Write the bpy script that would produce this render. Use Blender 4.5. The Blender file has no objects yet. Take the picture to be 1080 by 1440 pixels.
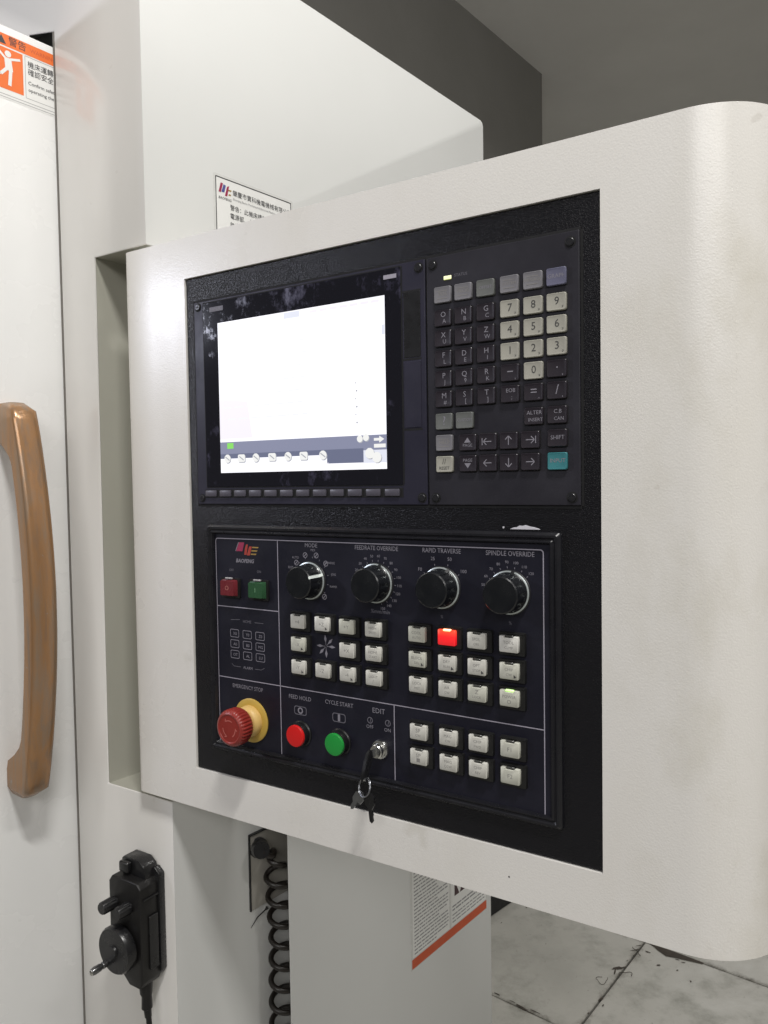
import bpy, bmesh, math, random
from mathutils import Matrix, Vector
random.seed(7)
R = math.radians
sc = bpy.context.scene
COL = sc.collection

# ------------------------------------------------------------------ camera
EYE = 1.42                      # eye height above the floor, metres
PITCH, ROLL, FPX = -0.0399, -0.0155, 1089.06
cam_d = bpy.data.cameras.new("Camera")
cam_d.sensor_fit = 'VERTICAL'; cam_d.sensor_height = 36.0
cam_d.lens = FPX / 1440 * 36.0
cam_d.clip_start = 0.02; cam_d.clip_end = 200
cam = bpy.data.objects.new("Camera", cam_d); COL.objects.link(cam)
cp, sp, cr, sr = math.cos(PITCH), math.sin(PITCH), math.cos(ROLL), math.sin(ROLL)
fw = Vector((0, cp, sp)); up0 = Vector((0, -sp, cp)); rt0 = Vector((1, 0, 0))
rt = cr * rt0 + sr * up0; upv = -sr * rt0 + cr * up0
M = Matrix((( rt.x, upv.x, -fw.x, 0), (rt.y, upv.y, -fw.y, 0), (rt.z, upv.z, -fw.z, EYE), (0, 0, 0, 1)))
cam.matrix_world = M
sc.camera = cam

# ------------------------------------------------------------------ world + lamps + exposure
w = bpy.data.worlds.new("World"); sc.world = w; w.use_nodes = True
bg = w.node_tree.nodes['Background']
bg.inputs[0].default_value = (1.0, 0.965, 0.89, 1); bg.inputs[1].default_value = 0.135

def area(name, loc, target, sx, sy, power, col=(1, 1, 1)):
    l = bpy.data.lights.new(name, 'AREA'); l.shape = 'RECTANGLE'; l.size = sx; l.size_y = sy
    l.energy = power; l.color = col
    o = bpy.data.objects.new(name, l); COL.objects.link(o)
    o.location = loc
    o.rotation_euler = (Vector(target) - Vector(loc)).to_track_quat('-Z', 'Y').to_euler()
    return o
area("ceiling_lamp_main", (0.33, -0.62, 3.88), (-0.15, 1.0, 1.0), 0.5, 0.10, 60, (1.0, 0.98, 0.95))
area("fill_lamp_right", (1.35, 0.0, 3.5), (0.4, 1.3, 0.6), 0.9, 0.12, 22, (1.0, 0.98, 0.94))  # added fill light, brightens the right part of the lower cover
area("fill_lamp_behind", (-0.5, -3.3, 3.3), (0.0, 1.0, 0.9), 3.0, 1.0, 62, (1.0, 0.975, 0.955))  # added fill light behind the camera, lifts the console front
area("side_lamp_left", (-1.48, 0.69, 1.86), (-0.25, 0.887, 1.61), 0.11, 0.07, 4.6, (0.82, 0.85, 1.0))
area("fill_lamp_back", (2.9, 5.4, 3.3), (2.8, 5.3, 0.0), 1.4, 0.4, 75, (1.0, 0.98, 0.95))  # added out of view to brighten the floor behind the machine
sc.view_settings.view_transform = 'Standard'; sc.view_settings.look = 'None'
sc.view_settings.exposure = 0.06; sc.view_settings.gamma = 1.0

# ------------------------------------------------------------------ frames (all fitted lengths in mm)
YAW, YAW2 = 0.5686, 0.8934
d = Vector((math.cos(YAW), -math.sin(YAW), 0)); n = Vector((-math.sin(YAW), -math.cos(YAW), 0))
e = Vector((math.cos(YAW2), math.sin(YAW2), 0)); nF = Vector((math.sin(YAW2), -math.cos(YAW2), 0))
OZ = 197.37
O = Vector((-203.14, 854.95, OZ))
def frame(org, x, nrm):          # local x = x, local y = into the wall, local z = up; metres
    y = -nrm
    return Matrix(((x.x, y.x, 0, org.x / 1000), (x.y, y.y, 0, org.y / 1000), (0, 0, 1, org.z / 1000 + EYE), (0, 0, 0, 1)))
FR_PAN = frame(O, d, n)                                   # control console front: (u, v)
PD = 60.0
K = 0.9225                                                # size of the machine's own unit
UNIT = Matrix.Translation((0, 0, EYE)) @ Matrix.Scale(K, 4) @ Matrix.Translation((0, 0, -EYE))
FR_P = UNIT @ frame(O - n * PD, d, n)                            # machine step face
C = O - n * PD + (-145.0) * d; C = Vector((C.x, C.y, 0))
FR_F = UNIT @ frame(C, e, nF)                                    # machine side face: (s, z)
Dd = O - n * PD + (-320.4) * d; Dd = Vector((Dd.x, Dd.y, 0))
FR_D = UNIT @ frame(Dd, e, nF)                                   # door plane
FR_W = frame(Vector((0, 0, -EYE * 1000)), Vector((1, 0, 0)), Vector((0, -1, 0)))

FR_WK = UNIT @ FR_W
LOW = (-EYE * 1000 + 30) / K                              # underside of the machine in its own unit

# ------------------------------------------------------------------ materials
def new_mat(name):
    m = bpy.data.materials.new(name); m.use_nodes = True
    nt = m.node_tree; b = nt.nodes['Principled BSDF']
    return m, nt, b
def nd(nt, t, **kw):
    x = nt.nodes.new(t)
    for k, v in kw.items(): setattr(x, k, v)
    return x
def coords(nt, scale=(1, 1, 1), kind='Object'):
    tc = nd(nt, 'ShaderNodeTexCoord'); mp = nd(nt, 'ShaderNodeMapping')
    mp.inputs['Scale'].default_value = scale
    nt.links.new(tc.outputs[kind], mp.inputs[0]); return mp.outputs[0]
def noise(nt, vec, scale, detail=3, rough=.55):
    x = nd(nt, 'ShaderNodeTexNoise'); x.inputs['Scale'].default_value = scale
    x.inputs['Detail'].default_value = detail; x.inputs['Roughness'].default_value = rough
    nt.links.new(vec, x.inputs['Vector']); return x.outputs[0]
def ramp(nt, fac, stops):
    x = nd(nt, 'ShaderNodeValToRGB'); cr_ = x.color_ramp
    while len(cr_.elements) < len(stops): cr_.elements.new(.5)
    for el, (p, c) in zip(cr_.elements, stops):
        el.position = p; el.color = c if len(c) == 4 else (*c, 1)
    nt.links.new(fac, x.inputs[0]); return x.outputs[0]
def bump(nt, b, h, strength, dist):
    x = nd(nt, 'ShaderNodeBump'); x.inputs['Strength'].default_value = strength; x.inputs['Distance'].default_value = dist
    nt.links.new(h, x.inputs['Height']); nt.links.new(x.outputs[0], b.inputs['Normal'])
def mixc(nt, fac, a, c):
    x = nd(nt, 'ShaderNodeMix', data_type='RGBA')
    for i, v in ((0, fac), (6, a), (7, c)):
        if isinstance(v, (tuple, list)): x.inputs[i].default_value = (*v, 1) if len(v) == 3 else v
        elif isinstance(v, (int, float)): x.inputs[i].default_value = v
        else: nt.links.new(v, x.inputs[i])
    return x.outputs[2]

def plain(name, col, rough=.5, metal=0.0, spec=.5, grain=0.0, gs=600, wear=0.06, coat=0.0):
    m, nt, b = new_mat(name)
    v = coords(nt)
    nz = noise(nt, v, 35, 4)
    c = mixc(nt, nz, tuple(x * (1 - wear) for x in col), tuple(min(1, x * (1 + wear)) for x in col))
    nt.links.new(c, b.inputs['Base Color'])
    b.inputs['Roughness'].default_value = rough; b.inputs['Metallic'].default_value = metal
    b.inputs['Specular IOR Level'].default_value = spec
    b.inputs['Coat Weight'].default_value = coat
    rr = ramp(nt, noise(nt, v, 60, 3), [(0.3, (max(0, rough - .07),) * 3), (0.75, (min(1, rough + .09),) * 3)])
    nt.links.new(rr, b.inputs['Roughness'])
    if grain: bump(nt, b, noise(nt, v, gs, 3), grain, .0004)
    return m

def paint(name, col, rough, peel, scale, spec=.5, dirt=0.35, coat=0.0, smudge=False):
    m, nt, b = new_mat(name)
    v = coords(nt)
    big = noise(nt, v, 3.2, 5, .6)
    sm = ramp(nt, noise(nt, coords(nt, (7, 7, 2.2)), 1.6, 6, .62), [(.50, (0, 0, 0)), (.95, (1, 1, 1))])
    c0 = mixc(nt, big, tuple(x * .955 for x in col), tuple(min(1, x * 1.03) for x in col))
    sc_ = nd(nt, 'ShaderNodeMath', operation='MULTIPLY'); sc_.inputs[1].default_value = dirt
    nt.links.new(sm, sc_.inputs[0])
    c1 = mixc(nt, sc_.outputs[0], c0, tuple(x * y for x, y in zip(col, (.86, .84, .78))))
    fl = ramp(nt, noise(nt, v, 42, 2, .5), [(.735, (0, 0, 0)), (.76, (1, 1, 1))])
    f2 = nd(nt, 'ShaderNodeMath', operation='MULTIPLY'); f2.inputs[1].default_value = .25 * min(1, dirt * 2)
    nt.links.new(fl, f2.inputs[0])
    c2 = mixc(nt, f2.outputs[0], c1, (.42, .39, .34))
    if smudge:        # greasy hand marks along the outer edge of the casing
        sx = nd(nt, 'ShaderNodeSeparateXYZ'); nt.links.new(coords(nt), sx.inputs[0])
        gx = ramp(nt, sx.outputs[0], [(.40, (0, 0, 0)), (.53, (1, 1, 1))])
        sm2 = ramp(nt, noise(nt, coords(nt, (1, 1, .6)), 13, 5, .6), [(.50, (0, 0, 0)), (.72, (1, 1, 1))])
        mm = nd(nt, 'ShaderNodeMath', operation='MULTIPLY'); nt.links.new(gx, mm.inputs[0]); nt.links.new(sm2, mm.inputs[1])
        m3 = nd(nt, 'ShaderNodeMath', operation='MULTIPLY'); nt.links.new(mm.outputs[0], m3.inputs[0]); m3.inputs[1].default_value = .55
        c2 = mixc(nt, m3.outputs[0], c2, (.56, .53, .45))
        sm4 = ramp(nt, noise(nt, coords(nt, (1, 1, 1)), 21, 3, .5), [(.68, (0, 0, 0)), (.78, (1, 1, 1))])
        m5 = nd(nt, 'ShaderNodeMath', operation='MULTIPLY'); nt.links.new(sm4, m5.inputs[0]); m5.inputs[1].default_value = .30
        c2 = mixc(nt, m5.outputs[0], c2, (.50, .47, .41))
    nt.links.new(c2, b.inputs['Base Color'])
    rr = ramp(nt, noise(nt, v, 9, 4), [(.3, (rough - .05,) * 3), (.75, (rough + .08,) * 3)])
    nt.links.new(rr, b.inputs['Roughness']); b.inputs['Specular IOR Level'].default_value = spec
    b.inputs['Coat Weight'].default_value = coat; b.inputs['Coat Roughness'].default_value = .12
    h = noise(nt, v, scale, 2, .5)
    bump(nt, b, h, peel, .0006)
    return m

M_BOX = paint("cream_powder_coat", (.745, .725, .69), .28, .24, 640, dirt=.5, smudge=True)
M_WHITE = paint("white_machine_paint", (.65, .655, .64), .46, .12, 300, dirt=.06)
M_STEP = paint("glossy_white_machine_paint", (.72, .705, .68), .17, .05, 260, spec=.6, dirt=.25, coat=.4)
M_DOOR = paint("door_white_paint", (.74, .74, .73), .26, .07, 300, dirt=.05)
M_NOTCH = paint("shade_toned_paint", (.40, .395, .34), .45, .15, 300, dirt=.4)  # white paint darkened to khaki, the recess shade put into its colour

def black_texture():
    m, nt, b = new_mat("leather_grain_black")
    v = coords(nt)
    vo = nd(nt, 'ShaderNodeTexVoronoi'); vo.inputs['Scale'].default_value = 850
    nt.links.new(coords(nt, (1, 1, 1.25)), vo.inputs['Vector'])
    nz = noise(nt, v, 420, 4, .6)
    ad = nd(nt, 'ShaderNodeMath', operation='ADD'); nt.links.new(vo.outputs[0], ad.inputs[0]); nt.links.new(nz, ad.inputs[1])
    bump(nt, b, ad.outputs[0], .55, .0005)
    nt.links.new(mixc(nt, noise(nt, v, 12, 4), (.005, .005, .0065), (.009, .0088, .0115)), b.inputs['Base Color'])
    b.inputs['Roughness'].default_value = .27; b.inputs['Specular IOR Level'].default_value = .33
    return m
M_BEZ = black_texture()
def panel_black(name, a, c, rough):
    m, nt, b = new_mat(name); v = coords(nt)
    sm = ramp(nt, noise(nt, coords(nt, (1, 1, 1)), 16, 6, .65), [(.42, (0, 0, 0)), (.72, (1, 1, 1))])
    nt.links.new(mixc(nt, sm, a, c), b.inputs['Base Color'])
    rr = ramp(nt, noise(nt, v, 22, 5), [(.3, (rough - .08,) * 3), (.7, (rough + .12,) * 3)])
    nt.links.new(rr, b.inputs['Roughness'])
    bump(nt, b, noise(nt, v, 900, 2), .12, .0003)
    b.inputs['Specular IOR Level'].default_value = .30
    return m
M_OP = panel_black("operator_panel_film", (.009, .009, .0165), (.015, .015, .025), .42)
M_MDI = panel_black("keypad_panel_plastic", (.017, .016, .022), (.026, .025, .033), .47)
M_LCDF = panel_black("display_frame_plastic", (.019, .018, .032), (.028, .026, .045), .42)
M_FRAME = plain("black_moulding", (.010, .010, .013), .30)
M_BLK = plain("black_plastic", (.010, .010, .011), .30)
M_KNOB = plain("knob_black", (.009, .010, .012), .24, spec=.6)
M_HOUS = plain("button_housing_black", (.012, .012, .012), .38)
M_GAP = plain("dark_gap", (.004, .004, .005), .8)
M_GAPSHADE = plain("gap_shade_grey", (.16, .15, .135), .7)  # tone of the shaded gap beside the door
M_CAP = plain("ivory_button_cap", (.60, .59, .54), .42, wear=.12)
M_NUM = plain("number_key_grey", (.34, .33, .285), .5, wear=.22, gs=900)
M_ALPHA = plain("dark_key", (.020, .016, .022), .34, wear=.2)
M_GREYK = plain("grey_key", (.17, .165, .18), .5, wear=.25)
M_GREYD = plain("dim_grey_key", (.12, .125, .12), .5, wear=.3)
M_LAV = plain("lavender_key", (.11, .11, .17), .5, wear=.2)
M_TEAL = plain("teal_key", (.03, .17, .19), .5, wear=.35)
M_LEG = plain("legend_grey_print", (.22, .21, .245), .6)
M_LEGDIM = plain("legend_dim_print", (.13, .125, .15), .6)
M_LEGDK = plain("legend_dark_print", (.05, .05, .05), .6)
M_LEGMID = plain("legend_worn_print", (.23, .22, .21), .6)
M_LINE = plain("panel_border_print", (.34, .32, .38), .55)
M_RED = plain("mushroom_red", (.25, .026, .020), .34, wear=.12)
M_REDB = plain("red_push_button", (.62, .012, .012), .35)
M_GRNB = plain("green_push_button", (.015, .28, .045), .35)
M_YEL = plain("yellow_disc", (.50, .33, .06), .42, wear=.15)
M_YEL2 = plain("pale_yellow_collar", (.66, .44, .15), .45)
M_RRED = plain("dark_red_rocker", (.15, .022, .028), .25)
M_RGRN = plain("dark_green_rocker", (.028, .085, .038), .25)
M_CHROME = plain("chrome", (.72, .72, .70), .18, metal=1)
M_STEEL = plain("key_steel", (.30, .31, .33), .3, metal=1)
M_SIL = plain("silver_ring", (.55, .60, .60), .3, metal=.6)
M_RUB = plain("black_rubber", (.009, .0085, .0085), .42, spec=.35)
M_CABLE = plain("coil_cable_rubber", (.014, .011, .009), .35)
M_PLATE = plain("brushed_cable_plate", (.36, .345, .31), .4, metal=.0, wear=.2)
M_WPT = plain("pointer_white", (.70, .76, .73), .4)
M_ORANGE = plain("sticker_orange", (.76, .155, .025), .45)
M_ORED = plain("sticker_red_orange", (.55, .09, .03), .45, wear=.12)
M_STK = plain("sticker_white", (.74, .74, .72), .4)
M_STKG = plain("sticker_clear_edge", (.62, .62, .60), .25)
M_INK = plain("sticker_ink", (.04, .04, .045), .5)
M_INKG = plain("sticker_ink_grey", (.24, .24, .25), .5)
M_INKB = plain("sticker_ink_brown", (.06, .03, .035), .5)
M_MAG = plain("logo_magenta", (.30, .025, .075), .5)
M_LRED = plain("logo_red", (.36, .045, .03), .5)
M_LOR = plain("logo_orange", (.32, .20, .05), .5)
M_CHIP = plain("bare_metal_chip", (.62, .61, .66), .4)

def emit(name, col, s, base=(.8, .8, .8)):
    m, nt, b = new_mat(name)
    b.inputs['Base Color'].default_value = (*base, 1)
    b.inputs['Emission Color'].default_value = (*col, 1); b.inputs['Emission Strength'].default_value = s
    b.inputs['Roughness'].default_value = .3
    return m
def screen_mat():
    m, nt, b = new_mat("screen_backlight")
    v = coords(nt)
    c = ramp(nt, noise(nt, v, 9, 3), [(.35, (.93, .94, 1.0)), (.7, (1.0, .97, 1.0))])
    b.inputs['Base Color'].default_value = (.02, .02, .02, 1)
    nt.links.new(c, b.inputs['Emission Color']); b.inputs['Emission Strength'].default_value = 1.12
    b.inputs['Roughness'].default_value = .2
    return m
M_SCR = screen_mat()
M_SB1 = emit("screen_bar_light", (.24, .255, .37), .95, (.02, .02, .02))
M_SB2 = emit("screen_bar_dark", (.135, .15, .24), .95, (.02, .02, .02))
M_SW = emit("screen_icon_white", (.9, .9, .88), .95, (.02, .02, .02))
M_SG = emit("screen_icon_grey", (.42, .43, .47), .95, (.02, .02, .02))
M_SP = emit("screen_tint", (.90, .86, .93), 1.0, (.02, .02, .02))
M_SF = emit("screen_faint_print", (.88, .885, .92), 1.0, (.02, .02, .02))
M_SL = emit("screen_tab", (.74, .76, .86), 1.0, (.02, .02, .02))
M_SGR = emit("screen_green", (.25, .75, .12), .95, (.02, .02, .02))
def lit_cap():
    m, nt, b = new_mat("lit_red_cap")
    sx = nd(nt, 'ShaderNodeSeparateXYZ'); nt.links.new(coords(nt), sx.inputs[0])
    mr = nd(nt, 'ShaderNodeMapRange'); mr.inputs[1].default_value = -.007; mr.inputs[2].default_value = .007
    nt.links.new(sx.outputs[2], mr.inputs[0])
    nt.links.new(ramp(nt, mr.outputs[0], [(.0, (.62, .004, .012)), (.55, (.9, .012, .02)), (.92, (1.0, .10, .035))]), b.inputs['Emission Color'])
    b.inputs['Emission Strength'].default_value = .72; b.inputs['Base Color'].default_value = (.6, .02, .02, 1); b.inputs['Roughness'].default_value = .35
    return m
M_LEDR = lit_cap()
M_LEDO = emit("lit_lamp_orange", (1.0, .36, .12), 2.6)
M_LEDG = emit("lit_lamp_green", (.36, .80, .02), .85)
M_LEDY = emit("lit_lamp_yellow", (.62, .66, .08), .8)

def glass_mat():
    m, nt, b = new_mat("smudged_black_glass")
    v = coords(nt)
    n1 = noise(nt, coords(nt, (1, 1, .7)), 75, 8, .75); n2 = noise(nt, v, 11, 4, .6)
    mu = nd(nt, 'ShaderNodeMath', operation='MULTIPLY'); nt.links.new(n1, mu.inputs[0]); nt.links.new(n2, mu.inputs[1])
    msk = ramp(nt, mu.outputs[0], [(.27, (0, 0, 0)), (.42, (1, 1, 1))])
    nt.links.new(mixc(nt, msk, (.006, .006, .011), (.075, .07, .12)), b.inputs['Base Color'])
    nt.links.new(ramp(nt, msk, [(0, (.08,) * 3), (1, (.42,) * 3)]), b.inputs['Roughness'])
    return m
M_GLASS = glass_mat()
def bronze():
    m, nt, b = new_mat("bronze_anodised_handle")
    v = coords(nt, (9, 9, .8))
    c = ramp(nt, noise(nt, v, 6, 6, .65), [(.32, (.24, .17, .12)), (.47, (.36, .195, .09)), (.6, (.29, .205, .14)), (.72, (.40, .215, .10))])
    wr = ramp(nt, noise(nt, coords(nt), 40, 5, .7), [(.66, (0, 0, 0)), (.72, (1, 1, 1))])
    c = mixc(nt, wr, c, (.30, .28, .25))
    nt.links.new(c, b.inputs['Base Color'])
    b.inputs['Metallic'].default_value = .4; b.inputs['Roughness'].default_value = .27
    bump(nt, b, noise(nt, v, 60, 4), .12, .0006)
    return m
M_BRONZE = bronze()
def floor_mat(name, edges):
    m, nt, b = new_mat(name)
    v = coords(nt, kind='Object')
    tc = nd(nt, 'ShaderNodeNewGeometry'); p = tc.outputs['Position']
    big = noise(nt, p, 1.7, 8, .62); med = noise(nt, p, 7, 7, .68); fine = noise(nt, p, 60, 5, .7)
    c = ramp(nt, big, [(.30, (.29, .285, .255)), (.5, (.38, .37, .335)), (.72, (.44, .435, .40))])
    dk = ramp(nt, med, [(.50, (0, 0, 0)), (.74, (1, 1, 1))])
    c = mixc(nt, dk, c, (.24, .24, .21))
    k = ramp(nt, fine, [(.62, (0, 0, 0)), (.72, (1, 1, 1))])
    f = nd(nt, 'ShaderNodeMath', operation='MULTIPLY'); f.inputs[1].default_value = .45; nt.links.new(k, f.inputs[0])
    c = mixc(nt, f.outputs[0], c, (.09, .08, .065))
    if edges:        # dirt worked into the tile edges
        sx = nd(nt, 'ShaderNodeSeparateXYZ'); nt.links.new(v, sx.inputs[0])
        ax = nd(nt, 'ShaderNodeMath', operation='ABSOLUTE'); nt.links.new(sx.outputs[0], ax.inputs[0])
        ay = nd(nt, 'ShaderNodeMath', operation='ABSOLUTE'); nt.links.new(sx.outputs[1], ay.inputs[0])
        mx = nd(nt, 'ShaderNodeMath', operation='MAXIMUM'); nt.links.new(ax.outputs[0], mx.inputs[0]); nt.links.new(ay.outputs[0], mx.inputs[1])
        dn = noise(nt, p, 24, 6, .7)
        md = nd(nt, 'ShaderNodeMath', operation='MULTIPLY_ADD'); nt.links.new(dn, md.inputs[0]); md.inputs[1].default_value = .10; nt.links.new(mx.outputs[0], md.inputs[2])
        dk2 = ramp(nt, md.outputs[0], [(.283, (0, 0, 0)), (.312, (1, 1, 1))])
        d5 = nd(nt, 'ShaderNodeMath', operation='MULTIPLY'); nt.links.new(dk2, d5.inputs[0]); d5.inputs[1].default_value = .8
        c = mixc(nt, d5.outputs[0], c, (.075, .065, .05))
    nt.links.new(c, b.inputs['Base Color'])
    nt.links.new(ramp(nt, med, [(.3, (.38,) * 3), (.7, (.7,) * 3)]), b.inputs['Roughness'])
    bump(nt, b, fine, .35, .002)
    return m
M_FLOOR = floor_mat("worn_floor_tile", True); M_FLOOR2 = floor_mat("worn_floor_tile_far", False)
M_GROUT = plain("dirty_joint", (.035, .03, .024), .9, wear=.3)
M_GRIME = plain("floor_grime", (.045, .035, .026), .85, wear=.4)
M_FDARK = plain("dark_steel_plinth", (.010, .010, .011), .6)
def ceil_mat(name, a, c):
    m, nt, b = new_mat(name)
    tc = nd(nt, 'ShaderNodeNewGeometry'); p = tc.outputs['Position']
    nt.links.new(ramp(nt, noise(nt, p, 1.1, 7, .6), [(.3, a), (.7, c)]), b.inputs['Base Color'])
    b.inputs['Roughness'].default_value = .85
    bump(nt, b, noise(nt, p, 14, 5), .1, .01)
    return m
M_CEIL = ceil_mat("grey_concrete_ceiling", (.74, .73, .71), (.82, .81, .79))
M_WALL = ceil_mat("grey_wall", (.30, .295, .295), (.36, .355, .355))
M_BEAM = ceil_mat("dark_beam", (.17, .165, .15), (.21, .205, .19))

# ------------------------------------------------------------------ builders
WM = {}
def empty(name, frm, label, cat, group=None):
    o = bpy.data.objects.new(name, None); COL.objects.link(o)
    o.matrix_world = frm; o.empty_display_size = .05
    WM[o.name] = frm.copy()
    o['label'] = label; o['category'] = cat
    if group: o['group'] = group
    return o
def link(name, me, parent=None, frm=None, loc=None):
    """frm: world frame the mesh coordinates are given in; loc: offset inside it (mm)."""
    o = bpy.data.objects.new(name, me); COL.objects.link(o)
    frm = (frm if frm is not None else FR_W)
    if loc is not None: frm = frm @ Matrix.Translation(Vector(loc) / 1000)
    if parent:
        o.parent = parent; o.matrix_basis = WM[parent.name].inverted() @ frm
    else: o.matrix_basis = frm
    WM[o.name] = frm.copy()
    return o
def finish(bm, name, mats, smooth=None):
    me = bpy.data.meshes.new(name)
    bmesh.ops.recalc_face_normals(bm, faces=bm.faces[:])
    for v in bm.verts: v.co *= .001
    bm.to_mesh(me); bm.free()
    for m in (mats if isinstance(mats, (list, tuple)) else [mats]): me.materials.append(m)
    if smooth is not None:
        me.shade_smooth()
        me.set_sharp_from_angle(angle=R(smooth))
    return me
def tagp(o, label=None, kind=None):
    if label: o['label'] = label
    if kind: o['kind'] = kind
    return o

# all shapes use local axes: x along the face, y = -h (h = height proud of the face), z up
def bx(bm, u0, u1, v0, v1, h0, h1, bev=0, seg=2, mi=0):
    vs = [bm.verts.new((u, -h, v)) for h in (h0, h1) for (u, v) in ((u0, v0), (u1, v0), (u1, v1), (u0, v1))]
    F = [(0, 1, 2, 3), (4, 5, 6, 7), (0, 1, 5, 4), (1, 2, 6, 5), (2, 3, 7, 6), (3, 0, 4, 7)]
    fs = [bm.faces.new([vs[i] for i in f]) for f in F]
    for f in fs: f.material_index = mi
    if bev:
        es = {ed for f in fs for ed in f.edges}
        r = bmesh.ops.bevel(bm, geom=list(es), offset=bev, segments=seg, profile=.5, affect='EDGES', clamp_overlap=True)
        for f in r['faces']: f.material_index = mi
def rrect(u0, u1, v0, v1, r, k=4):
    pts = []
    for cx, cy, a0 in ((u1 - r, v1 - r, 0), (u0 + r, v1 - r, 90), (u0 + r, v0 + r, 180), (u1 - r, v0 + r, 270)):
        for i in range(k + 1):
            a = R(a0 + 90 * i / k); pts.append((cx + r * math.cos(a), cy + r * math.sin(a)))
    return pts
def prism(bm, pts, h0, h1, top=None, mi=0, cap0=True):
    """pts outline at h0, top outline (same count) at h1"""
    top = top or pts
    a = [bm.verts.new((u, -h0, v)) for u, v in pts]; b = [bm.verts.new((u, -h1, v)) for u, v in top]
    fs = [bm.faces.new(b)]
    if cap0: fs.append(bm.faces.new(a[::-1]))
    m = len(pts)
    for i in range(m): fs.append(bm.faces.new((a[i], a[(i + 1) % m], b[(i + 1) % m], b[i])))
    for f in fs: f.material_index = mi
    return fs
def flat(bm, pts, h, mi=0):
    f = bm.faces.new([bm.verts.new((u, -h, v)) for u, v in pts]); f.material_index = mi
def strip(bm, p, q, wd, h, mi=0):
    (x0, y0), (x1, y1) = p, q; L = math.hypot(x1 - x0, y1 - y0) or 1
    nx, ny = -(y1 - y0) / L * wd / 2, (x1 - x0) / L * wd / 2
    flat(bm, [(x0 + nx, y0 + ny), (x1 + nx, y1 + ny), (x1 - nx, y1 - ny), (x0 - nx, y0 - ny)], h, mi)
def ring(bm, outer, inner, h, mi=0):
    a = [bm.verts.new((u, -h, v)) for u, v in outer]; b = [bm.verts.new((u, -h, v)) for u, v in inner]
    m = len(a)
    for i in range(m):
        f = bm.faces.new((a[i], a[(i + 1) % m], b[(i + 1) % m], b[i])); f.material_index = mi
def circ(cx, cy, r, k=32, a0=0):
    return [(cx + r * math.cos(a0 + 2 * math.pi * i / k), cy + r * math.sin(a0 + 2 * math.pi * i / k)) for i in range(k)]
def lathe(bm, prof, k=36, cx=0, cy=0, mi=0, flute=None):
    """prof: (radius, h) from base to tip; axis along the face normal"""
    rows = []
    for j, (r, h) in enumerate(prof):
        row = []
        for i in range(k):
            a = 2 * math.pi * i / k; rr = r
            if flute and flute[1] <= j <= flute[2] and i % flute[3] == 0: rr = r - flute[0]
            row.append(bm.verts.new((cx + rr * math.cos(a), -h, cy + rr * math.sin(a))))
        rows.append(row)
    for a, b in zip(rows, rows[1:]):
        for i in range(k):
            f = bm.faces.new((a[i], a[(i + 1) % k], b[(i + 1) % k], b[i])); f.material_index = mi
    f = bm.faces.new(rows[-1]); f.material_index = mi
    f = bm.faces.new(rows[0][::-1]); f.material_index = mi
def tube(bm, pts, r, k=10, mi=0, caps=True, radii=None):
    rows = []; P = [Vector(p) for p in pts]
    N = None
    for i, p in enumerate(P):
        t = (P[min(i + 1, len(P) - 1)] - P[max(i - 1, 0)]).normalized()
        if N is None:
            N = t.orthogonal().normalized()
        else:
            N = (N - t * N.dot(t)).normalized()
        B = t.cross(N); rr = radii[i] if radii else r
        rows.append([bm.verts.new(p + rr * (math.cos(2 * math.pi * j / k) * N + math.sin(2 * math.pi * j / k) * B)) for j in range(k)])
    for a, b in zip(rows, rows[1:]):
        for j in range(k):
            f = bm.faces.new((a[j], a[(j + 1) % k], b[(j + 1) % k], b[j])); f.material_index = mi
    if caps:
        for row in (rows[0][::-1], rows[-1]):
            f = bm.faces.new(row); f.material_index = mi

DG = None
_tx = {}
def text_geo(body, size, shear=0, sx=1.0, bold=0.0):
    key = (body, size, shear, sx, bold)
    if key in _tx: return _tx[key]
    cu = bpy.data.curves.new('t', 'FONT'); cu.body = body; cu.size = size
    cu.align_x = 'CENTER'; cu.align_y = 'CENTER'; cu.resolution_u = 2; cu.shear = shear; cu.offset = bold
    o = bpy.data.objects.new('t', cu); COL.objects.link(o)
    bpy.context.view_layer.update()
    me = bpy.data.meshes.new_from_object(o.evaluated_get(bpy.context.evaluated_depsgraph_get()))
    vs = [(v.co.x * sx, v.co.y) for v in me.vertices]; fs = [tuple(p.vertices) for p in me.polygons]
    bpy.data.objects.remove(o); bpy.data.curves.remove(cu); bpy.data.meshes.remove(me)
    _tx[key] = (vs, fs); return _tx[key]
def text(bm, body, u, v, h, size, mi=0, shear=0, sx=1.0, bold=0.0, align='C'):
    vs, fs = text_geo(body, size, shear, sx, bold)
    if not vs: return
    if align == 'L': u -= min(a for a, b in vs)
    nv = [bm.verts.new((u + a, -h, v + b)) for a, b in vs]
    for f in fs:
        try: fc = bm.faces.new([nv[i] for i in f]); fc.material_index = mi
        except ValueError: pass

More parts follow.
